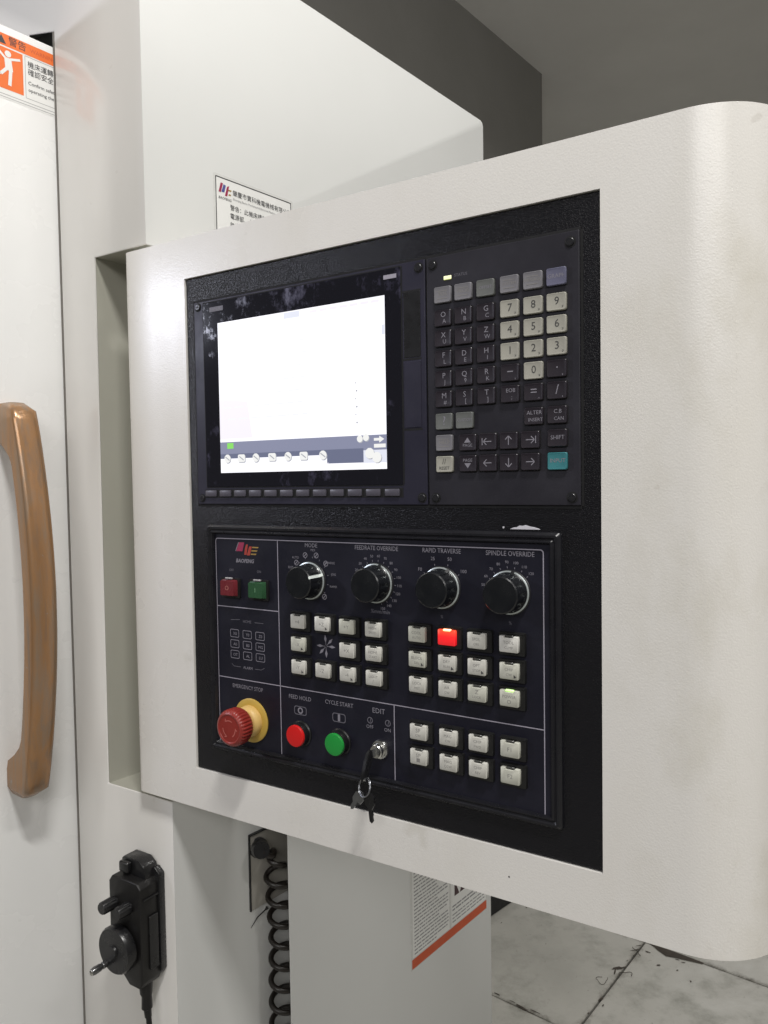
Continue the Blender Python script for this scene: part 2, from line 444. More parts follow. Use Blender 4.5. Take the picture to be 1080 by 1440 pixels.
def body_mesh(bm, name, mats, bev=None, seg=3, cut=None, angle=35, frm=None, parent=None, angle_lim=40):
    """turn bm into mesh, optional boolean cutter, optional bevel modifier baked"""
    me = finish(bm, name, mats)
    o = bpy.data.objects.new('tmp', me); COL.objects.link(o)
    co = None
    if cut is not None:
        cm = finish(cut, 'cut', mats); co = bpy.data.objects.new('cut', cm); COL.objects.link(co)
        b = o.modifiers.new('b', 'BOOLEAN'); b.operation = 'DIFFERENCE'; b.object = co; b.solver = 'EXACT'
    if bev:
        b = o.modifiers.new('v', 'BEVEL'); b.width = bev / 1000; b.segments = seg; b.limit_method = 'ANGLE'; b.angle_limit = R(angle_lim)
        b.harden_normals = False
    bpy.context.view_layer.update()
    out = bpy.data.meshes.new_from_object(o.evaluated_get(bpy.context.evaluated_depsgraph_get()))
    out.name = name
    bpy.data.objects.remove(o)
    if co: bpy.data.objects.remove(co)
    out.shade_smooth(); out.set_sharp_from_angle(angle=R(angle))
    return out

# ================================================================== SETTING
FZ = -EYE * 1000
def worldmesh(name, verts, faces, mat):
    me = bpy.data.meshes.new(name); me.from_pydata([tuple(c / 1000 for c in v) for v in verts], [], faces); me.materials.append(mat)
    return me
def SW(s, wv, z=0): p = e * s + nF * wv; return (p.x, p.y, z)
# floor sheet (joint bed) and its tiles
fl = link("floor", worldmesh("floor", [(-14000, -8000, -12), (16000, -8000, -12), (16000, 22000, -12), (-14000, 22000, -12)], [(0, 1, 2, 3)], M_GROUT))
fl['kind'] = 'structure'
TS = 493.0
bm = bmesh.new()
def tile_bm(bm, g=2.6, bev=2.5, cx=0, cy=0):
    a = TS / 2 - g; b_ = a - bev
    lo = [bm.verts.new((cx + x * a, cy + y * a, -11)) for x, y in ((-1, -1), (1, -1), (1, 1), (-1, 1))]
    mi = [bm.verts.new((cx + x * a, cy + y * a, -bev)) for x, y in ((-1, -1), (1, -1), (1, 1), (-1, 1))]
    hi = [bm.verts.new((cx + x * b_, cy + y * b_, 0)) for x, y in ((-1, -1), (1, -1), (1, 1), (-1, 1))]
    bm.faces.new(hi)
    for i in range(4):
        bm.faces.new((lo[i], lo[(i + 1) % 4], mi[(i + 1) % 4], mi[i])); bm.faces.new((mi[i], mi[(i + 1) % 4], hi[(i + 1) % 4], hi[i]))
tile_bm(bm)
tile_me = finish(bm, "floor_tile", M_FLOOR)
rest = bmesh.new()
FR_T = Matrix(((e.x, nF.x, 0, 0), (e.y, nF.y, 0, 0), (0, 0, 1, 0), (0, 0, 0, 1)))
for i in range(-12, 22):
    for j in range(-14, 20):
        s = 1797 + TS * (i + .5); wv = -845 + TS * (j + .5)
        if 1200 < s < 5200 and -2400 < wv < 900:
            p = SW(s, wv, random.uniform(-.6, .6))
            o = bpy.data.objects.new("floor_tile", tile_me); COL.objects.link(o); o.parent = fl
            o.matrix_basis = Matrix.Translation(Vector(p) / 1000) @ FR_T
        else: tile_bm(rest, cx=s, cy=wv)
me = finish(rest, "outer_floor_tiles", M_FLOOR2)
o = bpy.data.objects.new("outer_floor_tiles", me); COL.objects.link(o); o.parent = fl; o.matrix_basis = FR_T; o['kind'] = 'stuff'
# grime, swarf and the broken tile corner along the joints
bm = bmesh.new()
def fp(s, wv, z): p = SW(s, wv, z); return bm.verts.new(p)
def blot(s, wv, rs, rw, k=11, z=1.2, ang=0):
    vs = []
    for i in range(k):
        a = 2 * math.pi * i / k; q = random.uniform(.55, 1.15)
        x, y = rs * q * math.cos(a), rw * q * math.sin(a)
        vs.append(fp(s + x * math.cos(ang) - y * math.sin(ang), wv + x * math.sin(ang) + y * math.cos(ang), z))
    bm.faces.new(vs)
# broken edge beside the cross joint
vs = [fp(2286 + a, -845 + b_, 1.4) for a, b_ in ((3, 14), (-7, 34), (-17, 48), (-30, 76), (-21, 104), (-12, 140), (-4, 172), (4, 176), (6, 80))]
bm.faces.new(vs)
for i in range(7):
    blot(2286 + random.uniform(-90, 25), -845 + random.uniform(-12, 150) * random.random(), random.uniform(2, 9), random.uniform(1, 4), ang=random.uniform(0, 3))
for i in range(7):
    t = random.uniform(1850, 2330); blot(t, -845 + random.gauss(0, 9), random.uniform(3, 16), random.uniform(1, 4), ang=random.gauss(0, .4))
for i in range(22): blot(random.uniform(1600, 2700), random.uniform(-1350, -450), random.uniform(1, 5), random.uniform(1, 3))
for i in range(14): blot(1797 + random.gauss(0, 5), random.uniform(-1300, -900), random.uniform(4, 20), random.uniform(1, 3), ang=1.57)
blot(2115, -860, 20, 7, ang=.7)
g = finish(bm, "floor_grime", M_GRIME)
o = bpy.data.objects.new("floor_grime", g); COL.objects.link(o); o.parent = fl; o['kind'] = 'stuff'
# curled swarf on the floor
bm = bmesh.new()
def curl(s, wv, rad, a0, a1, r=1.1, zz=2.0):
    pts = []
    for i in range(14):
        a = a0 + (a1 - a0) * i / 13; q = rad * (1 + .2 * math.sin(3 * a))
        pts.append(Vector(SW(s + q * math.cos(a), wv + q * .8 * math.sin(a), zz + 1.5 * math.sin(2 * a))))
    tube(bm, pts, r, 6)
curl(2095, -828, 20, -2.2, 1.2, .8)
for k in range(2): curl(2265 + random.uniform(-30, 18), -845 + random.uniform(-30, 80), random.uniform(10, 38), random.uniform(0, 6), random.uniform(3, 9), .8)
for k in range(1): curl(2000 + random.uniform(-60, 60), -880 + random.uniform(-20, 20), random.uniform(6, 18), random.uniform(0, 6), random.uniform(3, 9), .6)
g = finish(bm, "floor_swarf", M_GRIME, 40)
o = bpy.data.objects.new("floor_swarf", g); COL.objects.link(o); o.parent = fl; o['kind'] = 'stuff'

# ceiling, beam, wall, conduit
CZ = FZ * 0 + EYE * 1000 + 2600
def boxw(name, s0, s1, w0, w1, z0, z1, mat, bev=0):
    bm = bmesh.new()
    vs = [bm.verts.new(SW(s, wv, z)) for z in (z0, z1) for s, wv in ((s0, w0), (s1, w0), (s1, w1), (s0, w1))]
    for f in [(0, 1, 2, 3), (4, 5, 6, 7), (0, 1, 5, 4), (1, 2, 6, 5), (2, 3, 7, 6), (3, 0, 4, 7)]: bm.faces.new([vs[i] for i in f])
    if bev: bmesh.ops.bevel(bm, geom=bm.edges[:], offset=bev, segments=8, affect='EDGES')
    me = finish(bm, name, mat, 30)
    o = bpy.data.objects.new(name, me); COL.objects.link(o); return o
ce = boxw("ceiling", 500, 9700, -6500, 6000, CZ, CZ + 200, M_CEIL); ce['kind'] = 'structure'
be = boxw("ceiling_beam", 500, 4740, -3300, -2365, CZ - 900, CZ + 190, M_BEAM, 110); be['kind'] = 'structure'
wl = boxw("wall", 9500, 9700, -6500, 6000, -2, CZ - 5, M_WALL); wl['kind'] = 'structure'
bm = bmesh.new()
def ray(px, py):
    return fw + (px - 540) / FPX * rt - (py - 720) / FPX * upv
# dark plinth on the floor behind the machine's right edge
r1, r2 = ray(690, 1290), ray(722, 1268)
q1 = r1 * (FZ / r1.z); q2 = r2 * (FZ / r2.z); dq = (q2 - q1).normalized(); nq = Vector((-dq.y, dq.x, 0))
bm = bmesh.new()
for (a0, a1, b0, b1, z0, z1) in ((-500, 900, 0, 480, 0, 150), (-460, 860, 30, 450, 150, 178)):
    vs = [bm.verts.new(Vector((q1.x, q1.y, z)) + dq * a + nq * b_) for z in (z0, z1) for a, b_ in ((a0, b0), (a1, b0), (a1, b1), (a0, b1))]
    for f in [(0, 1, 2, 3), (4, 5, 6, 7), (0, 1, 5, 4), (1, 2, 6, 5), (2, 3, 7, 6), (3, 0, 4, 7)]: bm.faces.new([vs[i] for i in f])
bmesh.ops.bevel(bm, geom=bm.edges[:], offset=4, segments=2, affect='EDGES')
o = link("equipment_plinth", finish(bm, "equipment_plinth", M_FDARK)); o['label'] = 'black steel plinth on the floor behind the white machine'; o['category'] = 'plinth'

# ================================================================== MACHINE
mc = empty("machine_tool", Matrix.Translation((C.x * K / 1000, C.y * K / 1000, 0)) @ frame(C, e, nF).to_3x3().to_4x4(),
           'tall white sheet metal machine tool cabinet with sliding door at left', 'machine')
# --- step face (parallel to the console), with notch and door slot
NB_T, NB_B, NU_T, NU_B = 104.0, -603.0, -245.7, -250.3
bm = bmesh.new()
bot = LOW - OZ
outl = [(-1100, 900), (-145, 900), (-145, NB_T), (NU_T, NB_T), (NU_B, NB_B), (-125, NB_B), (-125, bot), (-317, bot), (-317, 419.5), (-373.8, 432.4), (-373.8, bot), (-1100, bot)]
prism(bm, outl, -3, 0)
me = body_mesh(bm, "step_panel", M_STEP, bev=1.6, seg=2)
link("step_panel", me, mc, FR_P)
# added strip painting the shade of the gap between door and step face
bm = bmesh.new(); prism(bm, [(-320.2, bot + 4), (-317.2, bot + 4), (-317.2, 419), (-320.2, 419)], -3.2, .15)
link("door_gap_strip", finish(bm, "door_gap_strip", M_GAPSHADE), mc, FR_P)
# --- side face F (one folded sheet: upper part full width, lower part starts past the niche)
ND = 52.0
bm = bmesh.new()
nt_, nb_ = NB_T + OZ, NB_B + OZ
zl = -330.0
F_out = [(0, 731.5), (800, 731.5), (808, 729), (811, 721), (811, LOW), (ND, LOW), (ND, nt_), (0, nt_)]
prism(bm, F_out, -3, 0)
me = body_mesh(bm, "side_panel", M_WHITE, bev=1.4, seg=2)
link("side_panel", me, mc, FR_F)
# --- lower side sheet behind the coil cable: it starts at the corner of the step face
bm = bmesh.new()
prism(bm, [(2.6, LOW), (690, LOW), (690, -331), (ND + 4, -331), (ND + 4, NB_B + OZ), (2.6, NB_B + OZ)], 17, 20)
link("lower_side_panel", finish(bm, "lower_side_panel", M_WHITE), mc, FR_F)
# --- proud lower cover (free left edge, the coil hangs behind it)
OF = 65.0
bm = bmesh.new()
bx(bm, 160.5, 702.5, LOW, -318, OF - 2.5, OF)
bx(bm, 700, 702.5, LOW, -318, 2, OF - 2.5)
bx(bm, 160.5, 702.5, -320.5, -318, 2, OF - 2.5)
me = body_mesh(bm, "lower_cover", M_WHITE, bev=1, seg=2); link("lower_cover", me, mc, FR_F)
# --- notch liner: left wall along e, back wall, ledge, soffit
fe = Vector((e.dot(d), -e.dot(n)))        # e in (u, depth) of the step frame
bm = bmesh.new()
def liner(top, botm):
    W0 = Vector((NU_T - .5, 1.5)); B0 = Vector((NU_B - .5, 1.5))
    W1 = W0 + fe * ND; B1 = B0 + fe * ND
    X1 = Vector((-145, 0)) + fe * ND
    T = [W0, W1, Vector((X1.x - 2, W1.y)), Vector((-147, 1.5))]
    Bt = [B0, B1, Vector((X1.x - 2, B1.y)), Vector((-127, 1.5))]
    tv = [bm.verts.new((p.x, p.y, top)) for p in T]; bv = [bm.verts.new((p.x, p.y, botm)) for p in Bt]
    bm.faces.new(tv); bm.faces.new(bv)
    for i in range(2): bm.faces.new((tv[i], tv[i + 1], bv[i + 1], bv[i]))
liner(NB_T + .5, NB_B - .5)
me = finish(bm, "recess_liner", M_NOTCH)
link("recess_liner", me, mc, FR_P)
# --- body core behind the sheets, unseen, added to block light leaks
bm = bmesh.new()
def pc(u, h): q = O - n * PD + d * u + n * h; return (q.x, q.y)
def fc(s, o_): q = C + e * s + nF * o_; return (q.x, q.y)
core = [pc(-1100, -120), pc(-372, -120), pc(-262, -110), fc(60, -62), fc(805, -62), fc(805, -1500), pc(-1100, -1500)]
z1c = EYE * 1000 + 729
a = [bm.verts.new((x, y, EYE * 1000 + LOW + 8)) for x, y in core]; b = [bm.verts.new((x, y, z1c)) for x, y in core]
bm.faces.new(a); bm.faces.new(b)
for i in range(len(core)): bm.faces.new((a[i], a[(i + 1) % len(core)], b[(i + 1) % len(core)], b[i]))
link("cabinet_body", finish(bm, "cabinet_body", M_WHITE), mc, FR_WK)
# top sheet
bm = bmesh.new()
ro = [pc(-900, -4), pc(-148, -4), fc(3, -4), fc(805, -4), fc(805, -1500), pc(-900, -1500)]
a = [bm.verts.new((x, y, z1c + 1)) for x, y in ro]
bm.faces.new(a)
link("roof", finish(bm, "roof", M_WHITE), mc, FR_WK)
# right end sheet
bm = bmesh.new(); prism(bm, [(0, 0), (0, 0), (0, 0)], 0, 0) if False else None
ee = [fc(810.5, -3.2), fc(807.5, -3.2), fc(807.5, -1500), fc(810.5, -1500)]
a = [bm.verts.new((x, y, EYE * 1000 + LOW + 4)) for x, y in ee]; b = [bm.verts.new((x, y, z1c - 6)) for x, y in ee]
bm.faces.new(a); bm.faces.new(b)
for i in range(4): bm.faces.new((a[i], a[(i + 1) % 4], b[(i + 1) % 4], b[i]))
link("end_panel", finish(bm, "end_panel", M_WHITE), mc, FR_WK)

# --- sliding door
bm = bmesh.new()
bx(bm, -190, 55, LOW + 16, 597.5, -28, 0)
me = body_mesh(bm, "door", M_DOOR, bev=2.5, seg=3)
door = link("door", me, mc, FR_D)
# handle: bowed bar, rounded section, feet on the door
bm = bmesh.new()
Z0, Z1 = -405.0, 108.0; SC = -79.0
NS = 44; rows = []
def handle_h(t):      # centre height above door
    return 24 + 40 * math.sin(math.pi * t) ** .75
for i in range(NS + 1):
    t = i / NS; z = Z0 + (Z1 - Z0) * t
    ho = 44 + 37 * math.sin(math.pi * t) ** .8        # outer face height
    foot = min(t, 1 - t) * (Z1 - Z0)
    hi_ = ho - 24 if foot > 74 else (0.0 if foot < 46 else (ho - 24) * ((foot - 46) / 28) ** .6)
    wv = 17.0; rr = 6
    if foot < 14:
        q = math.sqrt(max(0, 1 - ((14 - foot) / 14) ** 2)); wv = 17 - 7 * (1 - q); ho -= 13 * (1 - q)
    sc_z = SC + 2 * math.sin(math.pi * t)
    pts = [(sc_z + x, y) for x, y in ((-wv, hi_), (wv, hi_), (wv, ho - rr), (wv - 1.5, ho - 2.8), (wv - 4.6, ho - .8), (wv - 9.5, ho),
                                      (-wv + 9.5, ho), (-wv + 4.6, ho - .8), (-wv + 1.5, ho - 2.8), (-wv, ho - rr))]
    rows.append([bm.verts.new((x, -y, z)) for x, y in pts])
for a, b in zip(rows, rows[1:]):
    for j in range(10): bm.faces.new((a[j], a[(j + 1) % 10], b[(j + 1) % 10], b[j]))
bm.faces.new(rows[0]); bm.faces.new(rows[-1])
hd = link("handle", finish(bm, "handle", M_BRONZE, 50), door, FR_D)
tagp(hd, 'bowed bronze door handle')
# warning label on the door
bm = bmesh.new(); H = .35
flat(bm, [(-165, 503), (50, 503), (50, 588), (-165, 588)], .2, 0)
flat(bm, [(-163, 571), (48, 571), (48, 586.3), (-163, 586.3)], H, 1)
flat(bm, [(-112, 516), (-42.5, 516), (-42.5, 569), (-112, 569)], H, 1)
for p, q in (((-39.5, 514.5), (47, 514.5)), ((-39.5, 569), (47, 569)), ((-39.5, 514.5), (-39.5, 569)), ((-165, 505.5), (50, 505.5)), ((-165, 509), (50, 509))):
    strip(bm, p, q, .55, H, 3)
flat(bm, [(-76, 573.5), (-64, 573.5), (-70, 584)], H + .15, 2)
text(bm, "警告", -49, 579, H + .15, 12, 2)
text(bm, "WARNING", -14, 578.5, H + .15, 7.5, 4)
for p in (circ(-62, 562, 4.2, 14), [(-67, 557), (-58, 557), (-56, 541), (-66, 541)]): flat(bm, p, H + .15, 5)
for p, q, wd in (((-66, 556), (-77, 565), 3), ((-59, 556), (-46, 560), 3), ((-65, 542), (-72, 534), 4), ((-72, 534), (-84, 536), 3.4), ((-59, 542), (-61, 522), 4.4)):
    strip(bm, p, q, wd, H + .2, 5)
text(bm, "機床運轉時", -36, 559, H + .15, 9.4, 2, align='L', sx=.95)
text(bm, "確認安全門", -36, 549, H + .15, 9.4, 2, align='L', sx=.95)
text(bm, "Confirm safety door", -36, 535, H + .15, 6.6, 2, align='L')
text(bm, "operating the machine", -36, 526, H + .15, 6.6, 2, align='L')
wlab = link("warning_sticker", finish(bm, "warning_sticker", [M_STK, M_ORANGE, M_INK, M_INKG, M_ORED, M_STK]), door, FR_D)
tagp(wlab, 'orange and white warning sticker with a falling figure')

# --- maker's plate on the side face
bm = bmesh.new()
flat(bm, rrect(108.5, 259, 215, 423, 3), .3, 0)
ring(bm, rrect(112, 255, 218, 419.6, .8), rrect(113.4, 253.6, 219.4, 418.2, .8), .6, 1)
flat(bm, [(113.4, 219.4), (253.6, 219.4), (253.6, 418.2), (113.4, 418.2)], .45, 5)
H = .8
flat(bm, [(117, 399), (121, 399), (125, 412), (121, 412)], H, 3); flat(bm, [(122, 400), (127, 400), (130, 410), (126, 411)], H, 6)
flat(bm, [(128, 396), (132, 396), (136, 411), (132, 409)], H, 3); flat(bm, [(133, 404), (139, 404), (140, 406), (134, 406)], H, 4); flat(bm, [(134, 398), (138, 398), (139, 400), (135, 400)], H, 4)
text(bm, "BAOFENG", 128, 391.5, H, 5, 1, shear=.2)
text(bm, "肇慶市寶科機電機械有限公司", 142, 403, H, 8.7, 1, align='L')
text(bm, "Zhaoqing Baoke Mechanical & Electrical Machinery Co.", 142, 395, H, 4.1, 2, align='L')
for k, s_ in enumerate(("警告：此機床請勿私自拆機維修", "電源部、人員操作機械時請注", "PN型號：機床主要技術參數", "警示出廠編號日期及保養說明", "請按說明書操作維護本機械")):
    text(bm, s_, 137, 382 - 11.6 * k, H, 8.4, 1, align='L')
for k in range(6):
    strip(bm, (137, 318 - 12 * k), (247 - (k % 3) * 9, 318 - 12 * k), 3, H, 2)
npl = link("nameplate", finish(bm, "nameplate", [M_STKG, M_INK, M_INKG, M_MAG, M_LOR, M_STK, plain("logo_blue", (.08, .09, .28), .5)]), mc, FR_F)
tagp(npl, 'white printed nameplate with dark border and lines of text')

# --- safety notice low on the side face
FR_N = FR_F @ Matrix.Translation(((444.8 - 531 * .9226) / 1000, -OF / 1000, 0)) @ Matrix.Scale(.9226, 4)
bm = bmesh.new()
flat(bm, [(527, -906), (794, -906), (794, -560), (527, -560)], .2, 0)
flat(bm, [(530, -904), (792, -904), (792, -886), (530, -886)], .45, 1)
flat(bm, [(533, -884), (653, -884), (653, -565), (533, -565)], .4, 2)
flat(bm, [(660, -884), (790, -884), (790, -565), (660, -565)], .4, 2)
z = -878
rl = random.Random(3)
while z < -575:
    x = 538
    end = 650 - (rl.random() < .35) * rl.uniform(20, 60)
    if rl.random() > .1:
        while x < end - 4:
            L = rl.uniform(4, 16); strip(bm, (x, z), (min(x + L, end), z), 2.3, .6, 3); x += L + 1.9
    z += 6.9
for k, zz in enumerate((-876, -869, -862, -852, -845)):
    x = 664
    while x < 780: L = rl.uniform(6, 22); strip(bm, (x, zz), (min(x + L, 784), zz), 2.2 if k < 3 else 3, .6, 5); x += L + 2.5
flat(bm, [(664, -835), (786, -835), (786, -720), (664, -720)], .5, 5 if False else 2)
flat(bm, [(672, -826), (738, -826), (760, -806), (748, -742), (700, -735), (672, -770)], .6, 4)
flat(bm, [(676, -800), (690, -828), (702, -800), (694, -760), (682, -752)], .75, 2)
flat(bm, circ(684, -744, 9, 14), .75, 6)
flat(bm, [(708, -822), (726, -822), (734, -800), (716, -780)], .75, 2)
sn = link("safety_notice", finish(bm, "safety_notice", [M_STKG, M_ORED, M_STK, M_INKG, M_INKB, M_INKG, plain("skin_pink_ink", (.5, .22, .2), .5)]), mc, FR_N)
tagp(sn, 'white safety notice full of small print with red stripe')

# --- cable plate and gland in the niche
bm = bmesh.new(); bx(bm, 128, 222, -604, -495.5, 20.2, 22.2, .6, 1)
cpl = link("cable_plate", finish(bm, "cable_plate", M_PLATE), mc, FR_F); tagp(cpl, 'brushed metal cable entry plate')
bm = bmesh.new()
bx(bm, 127, 224, -495.3, -494, 20.1, 25)
bx(bm, 126.3, 127.8, -604, -494, 20.1, 23)
link("plate_gasket", finish(bm, "plate_gasket", M_BLK), cpl, FR_F)

# coil cable hanging in front of it: plug + coil
cc = empty("coiled_cable", FR_F @ Matrix.Translation((.142, -.022, -.517)), 'black coiled cable hanging from a plug in the shadow below the console', 'cable')
bm = bmesh.new()
def oncable(s, z, off): return Vector((s, -off, z))
g0 = oncable(143, -517, 21.5); g1 = oncable(128, -509, 46)
tube(bm, [g0, g0.lerp(g1, .25), g0.lerp(g1, .26), g0.lerp(g1, .6), g0.lerp(g1, .61), g1], 12, 22, radii=[14, 14, 11.5, 11.5, 13, 11.5])
link("plug", finish(bm, "plug", M_BLK, 35), cc, FR_F)
bm = bmesh.new(); pts = []
NT = 27; turns = 15
for i in range(14):
    t = i / 13; pts.append(oncable(131 + 22 * t, -513 - 8 * t - 5 * math.sin(math.pi * t), 45 + 5 * math.sin(math.pi * t)))
for i in range(turns * NT + 1):
    a = 2 * math.pi * i / NT
    z = -523 - 30.5 * (i / NT) + 2.0 * math.sin(i / 61)
    rad = 16.0 * min(1, .45 + i / 60)
    ax = 155 + 9.5 * min(1, i / 110) + 1.2 * math.sin(i / 47)
    pts.append(oncable(ax + rad * math.cos(a + 1.2), z, 43 - rad * .95 * math.sin(a + 1.2)))
tube(bm, pts, 4.0, 8)
link("coil", finish(bm, "coil", M_CABLE, 60), cc, FR_F)
bm = bmesh.new(); tube(bm, [oncable(127, -628, 21), oncable(139, -617, 22), oncable(150, -610, 26), oncable(153, -607, 28)], .9, 6, radii=[.4, .8, 1.2, 2.8])
wt = link("wire_tie", finish(bm, "wire_tie", M_BLK, 60), None, FR_F); wt['label'] = 'thin dark wire tie sticking out beside the coiled cable'; wt['category'] = 'wire tie'

# ================================================================== HAND PENDANT
pd_ = empty("hand_pendant", FR_P @ Matrix.Translation((-.175, -.02, -.775)), 'black handheld pulse pendant with handwheel hung on the white step panel', 'pendant')
bm = bmesh.new()
prof = [(-205, -708), (-199, -700), (-152, -700), (-145, -707), (-145, -826), (-150, -836), (-170, -836), (-205, -806)]
prism(bm, prof, 6, 38)
me = body_mesh(bm, "case", M_RUB, bev=1.8, seg=3); link("case", me, pd_, FR_P)
bm = bmesh.new(); prism(bm, [(-150, -690), (-141.5, -697), (-141.5, -822), (-148, -831), (-196, -831), (-204, -805), (-204, -700), (-199, -690)], .5, 10)
me = body_mesh(bm, "back_cover", M_BLK, bev=1.5, seg=2); link("back_cover", me, pd_, FR_P)
bm = bmesh.new(); prism(bm, [(-196, -701), (-196, -682), (-192, -679), (-164, -679), (-154, -686), (-151, -701)], 2, 24)
bx(bm, -193, -176, -696, -682, 24, 32, 2, 2)
me = body_mesh(bm, "hook", M_BLK, bev=1.5, seg=2); link("hook", me, pd_, FR_P)
bm = bmesh.new(); bx(bm, -144.9, -142.4, -815, -745, 12, 26, .8, 1); bx(bm, -144.9, -143.2, -722, -720, 8, 34)
link("side_switch", finish(bm, "side_switch", M_BLK), pd_, FR_P)
def kn(nm, cx, cy, r, h0, h1, mat=M_RUB):
    bm = bmesh.new(); lathe(bm, [(r * .8, h0), (r * .8, h0 + 2), (r, h0 + 2.5), (r * .96, h1 - 1.5), (r * .8, h1)], 30, cx, cy, flute=(r * .12, 2, 3, 3))
    return link(nm, finish(bm, nm, mat, 45), pd_, FR_P)
kn("selector_knob", -193, -733, 8.2, 38, 60, M_BLK); kn("selector_knob", -166, -733, 8.2, 38, 58, M_BLK)
bm = bmesh.new(); lathe(bm, [(20, 37.5), (21, 41), (29, 42), (30, 45), (30, 52), (28, 55), (8, 55), (7.2, 57.5)], 48, -178, -786, flute=(.7, 3, 4, 2))
whl = link("handwheel", finish(bm, "handwheel", M_BLK, 40), pd_, FR_P)
bm = bmesh.new(); lathe(bm, [(4.2, 54), (4.4, 60), (3.4, 61), (4.6, 64), (5.0, 72), (4.2, 76), (2.6, 77.5)], 20, -193, -806)
link("crank", finish(bm, "crank", plain("polished_dark_crank", (.16, .16, .16), .2, metal=.8), 45), whl, FR_P)
bm = bmesh.new(); lathe(bm, [(3.6, 77), (3.4, 78.3), (2, 78.9)], 20, -193, -806)
link("crank_tip", finish(bm, "crank_tip", M_CHROME, 45), whl, FR_P)
bm = bmesh.new()
tube(bm, [(-158, -22, -822), (-158, -22, -850), (-157, -22, -854), (-157, -22, -870), (-156.5, -22, -871), (-156.5, -21, -882)], 8, 16, radii=[9.5, 8, 6.5, 7, 5, 4.5])
link("cable_gland", finish(bm, "cable_gland", M_RUB, 40), pd_, FR_P)
bm = bmesh.new()
tube(bm, [(-156.5, -21, -876), (-155, -20, -905), (-153, -18, -940), (-152, -16, -975), (-153, -16, -1020), (-150, -14, -1100)], 3.6, 12)
link("cable", finish(bm, "cable", M_RUB, 60), pd_, FR_P)

# ================================================================== CONTROL CONSOLE
con = empty("control_console", FR_PAN @ Matrix.Translation((0, 0, -.6)), 'large cream operator console with screen, keypad and button panel', 'control console')
# --- enclosure
U0, U1, V0, V1, DEP = -114.0, 571.0, -562.8, 72.3, -105.0
bm = bmesh.new()
top = []                                     # plan outline (u, h)
rl_, rr_ = 9.0, 62.0
for i in range(7): a = R(180 - 90 * i / 6); top.append((U0 + rl_ + rl_ * math.cos(a), 2 - rl_ + rl_ * math.sin(a)))
for i in range(19): a = R(90 - 90 * i / 18); top.append((U1 - rr_ + rr_ * math.cos(a), 2 - rr_ + rr_ * math.sin(a)))
top += [(U1, DEP), (-58, DEP), (-72, -35), (U0, -35)]
a = [bm.verts.new((u, -h, V0)) for u, h in top]; b = [bm.verts.new((u, -h, V1)) for u, h in top]
m = len(top); fa = bm.faces.new(a); fb = bm.faces.new(b)
for i in range(m): bm.faces.new((a[i], a[(i + 1) % m], b[(i + 1) % m], b[i]))
es = [ed for f in (fa, fb) for ed in f.edges if max(ed.verts[0].co.y, ed.verts[1].co.y) < 30]
bmesh.ops.bevel(bm, geom=es, offset=6.5, segments=5, profile=.5, affect='EDGES', clamp_overlap=True)
BU0, BU1, BV0, BV1 = -13.6, 446.6, -517.0, 27.8
cut = bmesh.new(); bx(cut, BU0, BU1, BV0, BV1, -12, 10)
me = body_mesh(bm, "enclosure", M_BOX, cut=cut, angle=30)
encl = link("enclosure", me, con, FR_PAN)
# dents, specks
bm = bmesh.new()
for u, v, r in ((365, -541, .85), (515, -560, .0)):
    if r: flat(bm, circ(u, v, r, 9), 2.15)
link("paint_chip", finish(bm, "paint_chip", M_INK), encl, FR_PAN)
# hinge block to the machine
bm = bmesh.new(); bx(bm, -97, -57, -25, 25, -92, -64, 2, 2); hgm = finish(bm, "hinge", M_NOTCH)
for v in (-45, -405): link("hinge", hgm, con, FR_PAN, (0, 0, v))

# --- mounting plate
bm = bmesh.new(); prism(bm, [(BU0 + .7, BV0 + .7), (BU1 - .7, BV0 + .7), (BU1 - .7, BV1 - 1.3), (BU0 + .7, BV1 - 1.3)], -6, 0)
me = body_mesh(bm, "mounting_plate", M_BEZ, bev=.5, seg=1)
mp = link("mounting_plate", me, con, FR_PAN); tagp(mp, 'textured black mounting plate')
bm = bmesh.new()
pts = [(368, -239.6), (371, -238.4), (374, -238.0), (376.5, -236.6), (379, -236.9), (382, -236.1), (386, -237.2), (390, -237.8), (394, -239.0), (395, -239.6)]
prism(bm, pts, .02, .5, [(u, v - .15) for u, v in pts]); prism(bm, circ(362, -238.4, .9, 7), .02, .4)
link("paint_chip", finish(bm, "paint_chip", M_CHIP), mp, FR_PAN)

# --- display unit
bm = bmesh.new()
bx(bm, 0.2, 289.2, -219.5, -.4, .0, 2.0, .7, 2)
du = link("display_unit", finish(bm, "display_unit", M_LCDF), con, FR_PAN)
bm = bmesh.new()   # dark gap round both units and between
for r_ in ((-2.2, 432, 0, 2.2), (-2.2, 432, -222, -219.9), (-2.4, 0, -222, 2.2), (430.2, 432.4, -222, 2.2), (289.4, 290.9, -220, 0)):
    flat(bm, [(r_[0], r_[2]), (r_[1], r_[2]), (r_[1], r_[3]), (r_[0], r_[3])], .12)
link("unit_gap", finish(bm, "unit_gap", M_GAP), mp, FR_PAN)
bm = bmesh.new(); bx(bm, 14.5, 264, -201, -3.2, 1.9, 2.7, .4, 1)
ring(bm, rrect(13.6, 265, -202, -2.2, 1.5), rrect(14.5, 264, -201, -3.2, 1), 2.25, 1)
gl = link("screen_glass", finish(bm, "screen_glass", [M_GLASS, M_GAP]), du, FR_PAN)
bm = bmesh.new(); S0, S1, T0, T1 = 36.0, 247.0, -186.0, -26.5
H = 2.85
flat(bm, [(S0, T0), (S1, T0), (S1, T1), (S0, T1)], H, 0)
flat(bm, [(S0, -171), (S1, -171), (S1, -154), (S0, -153.3)], H + .05, 1)
flat(bm, [(S0, -171), (178, -171), (178, -166), (S0, -166)], H + .08, 2)
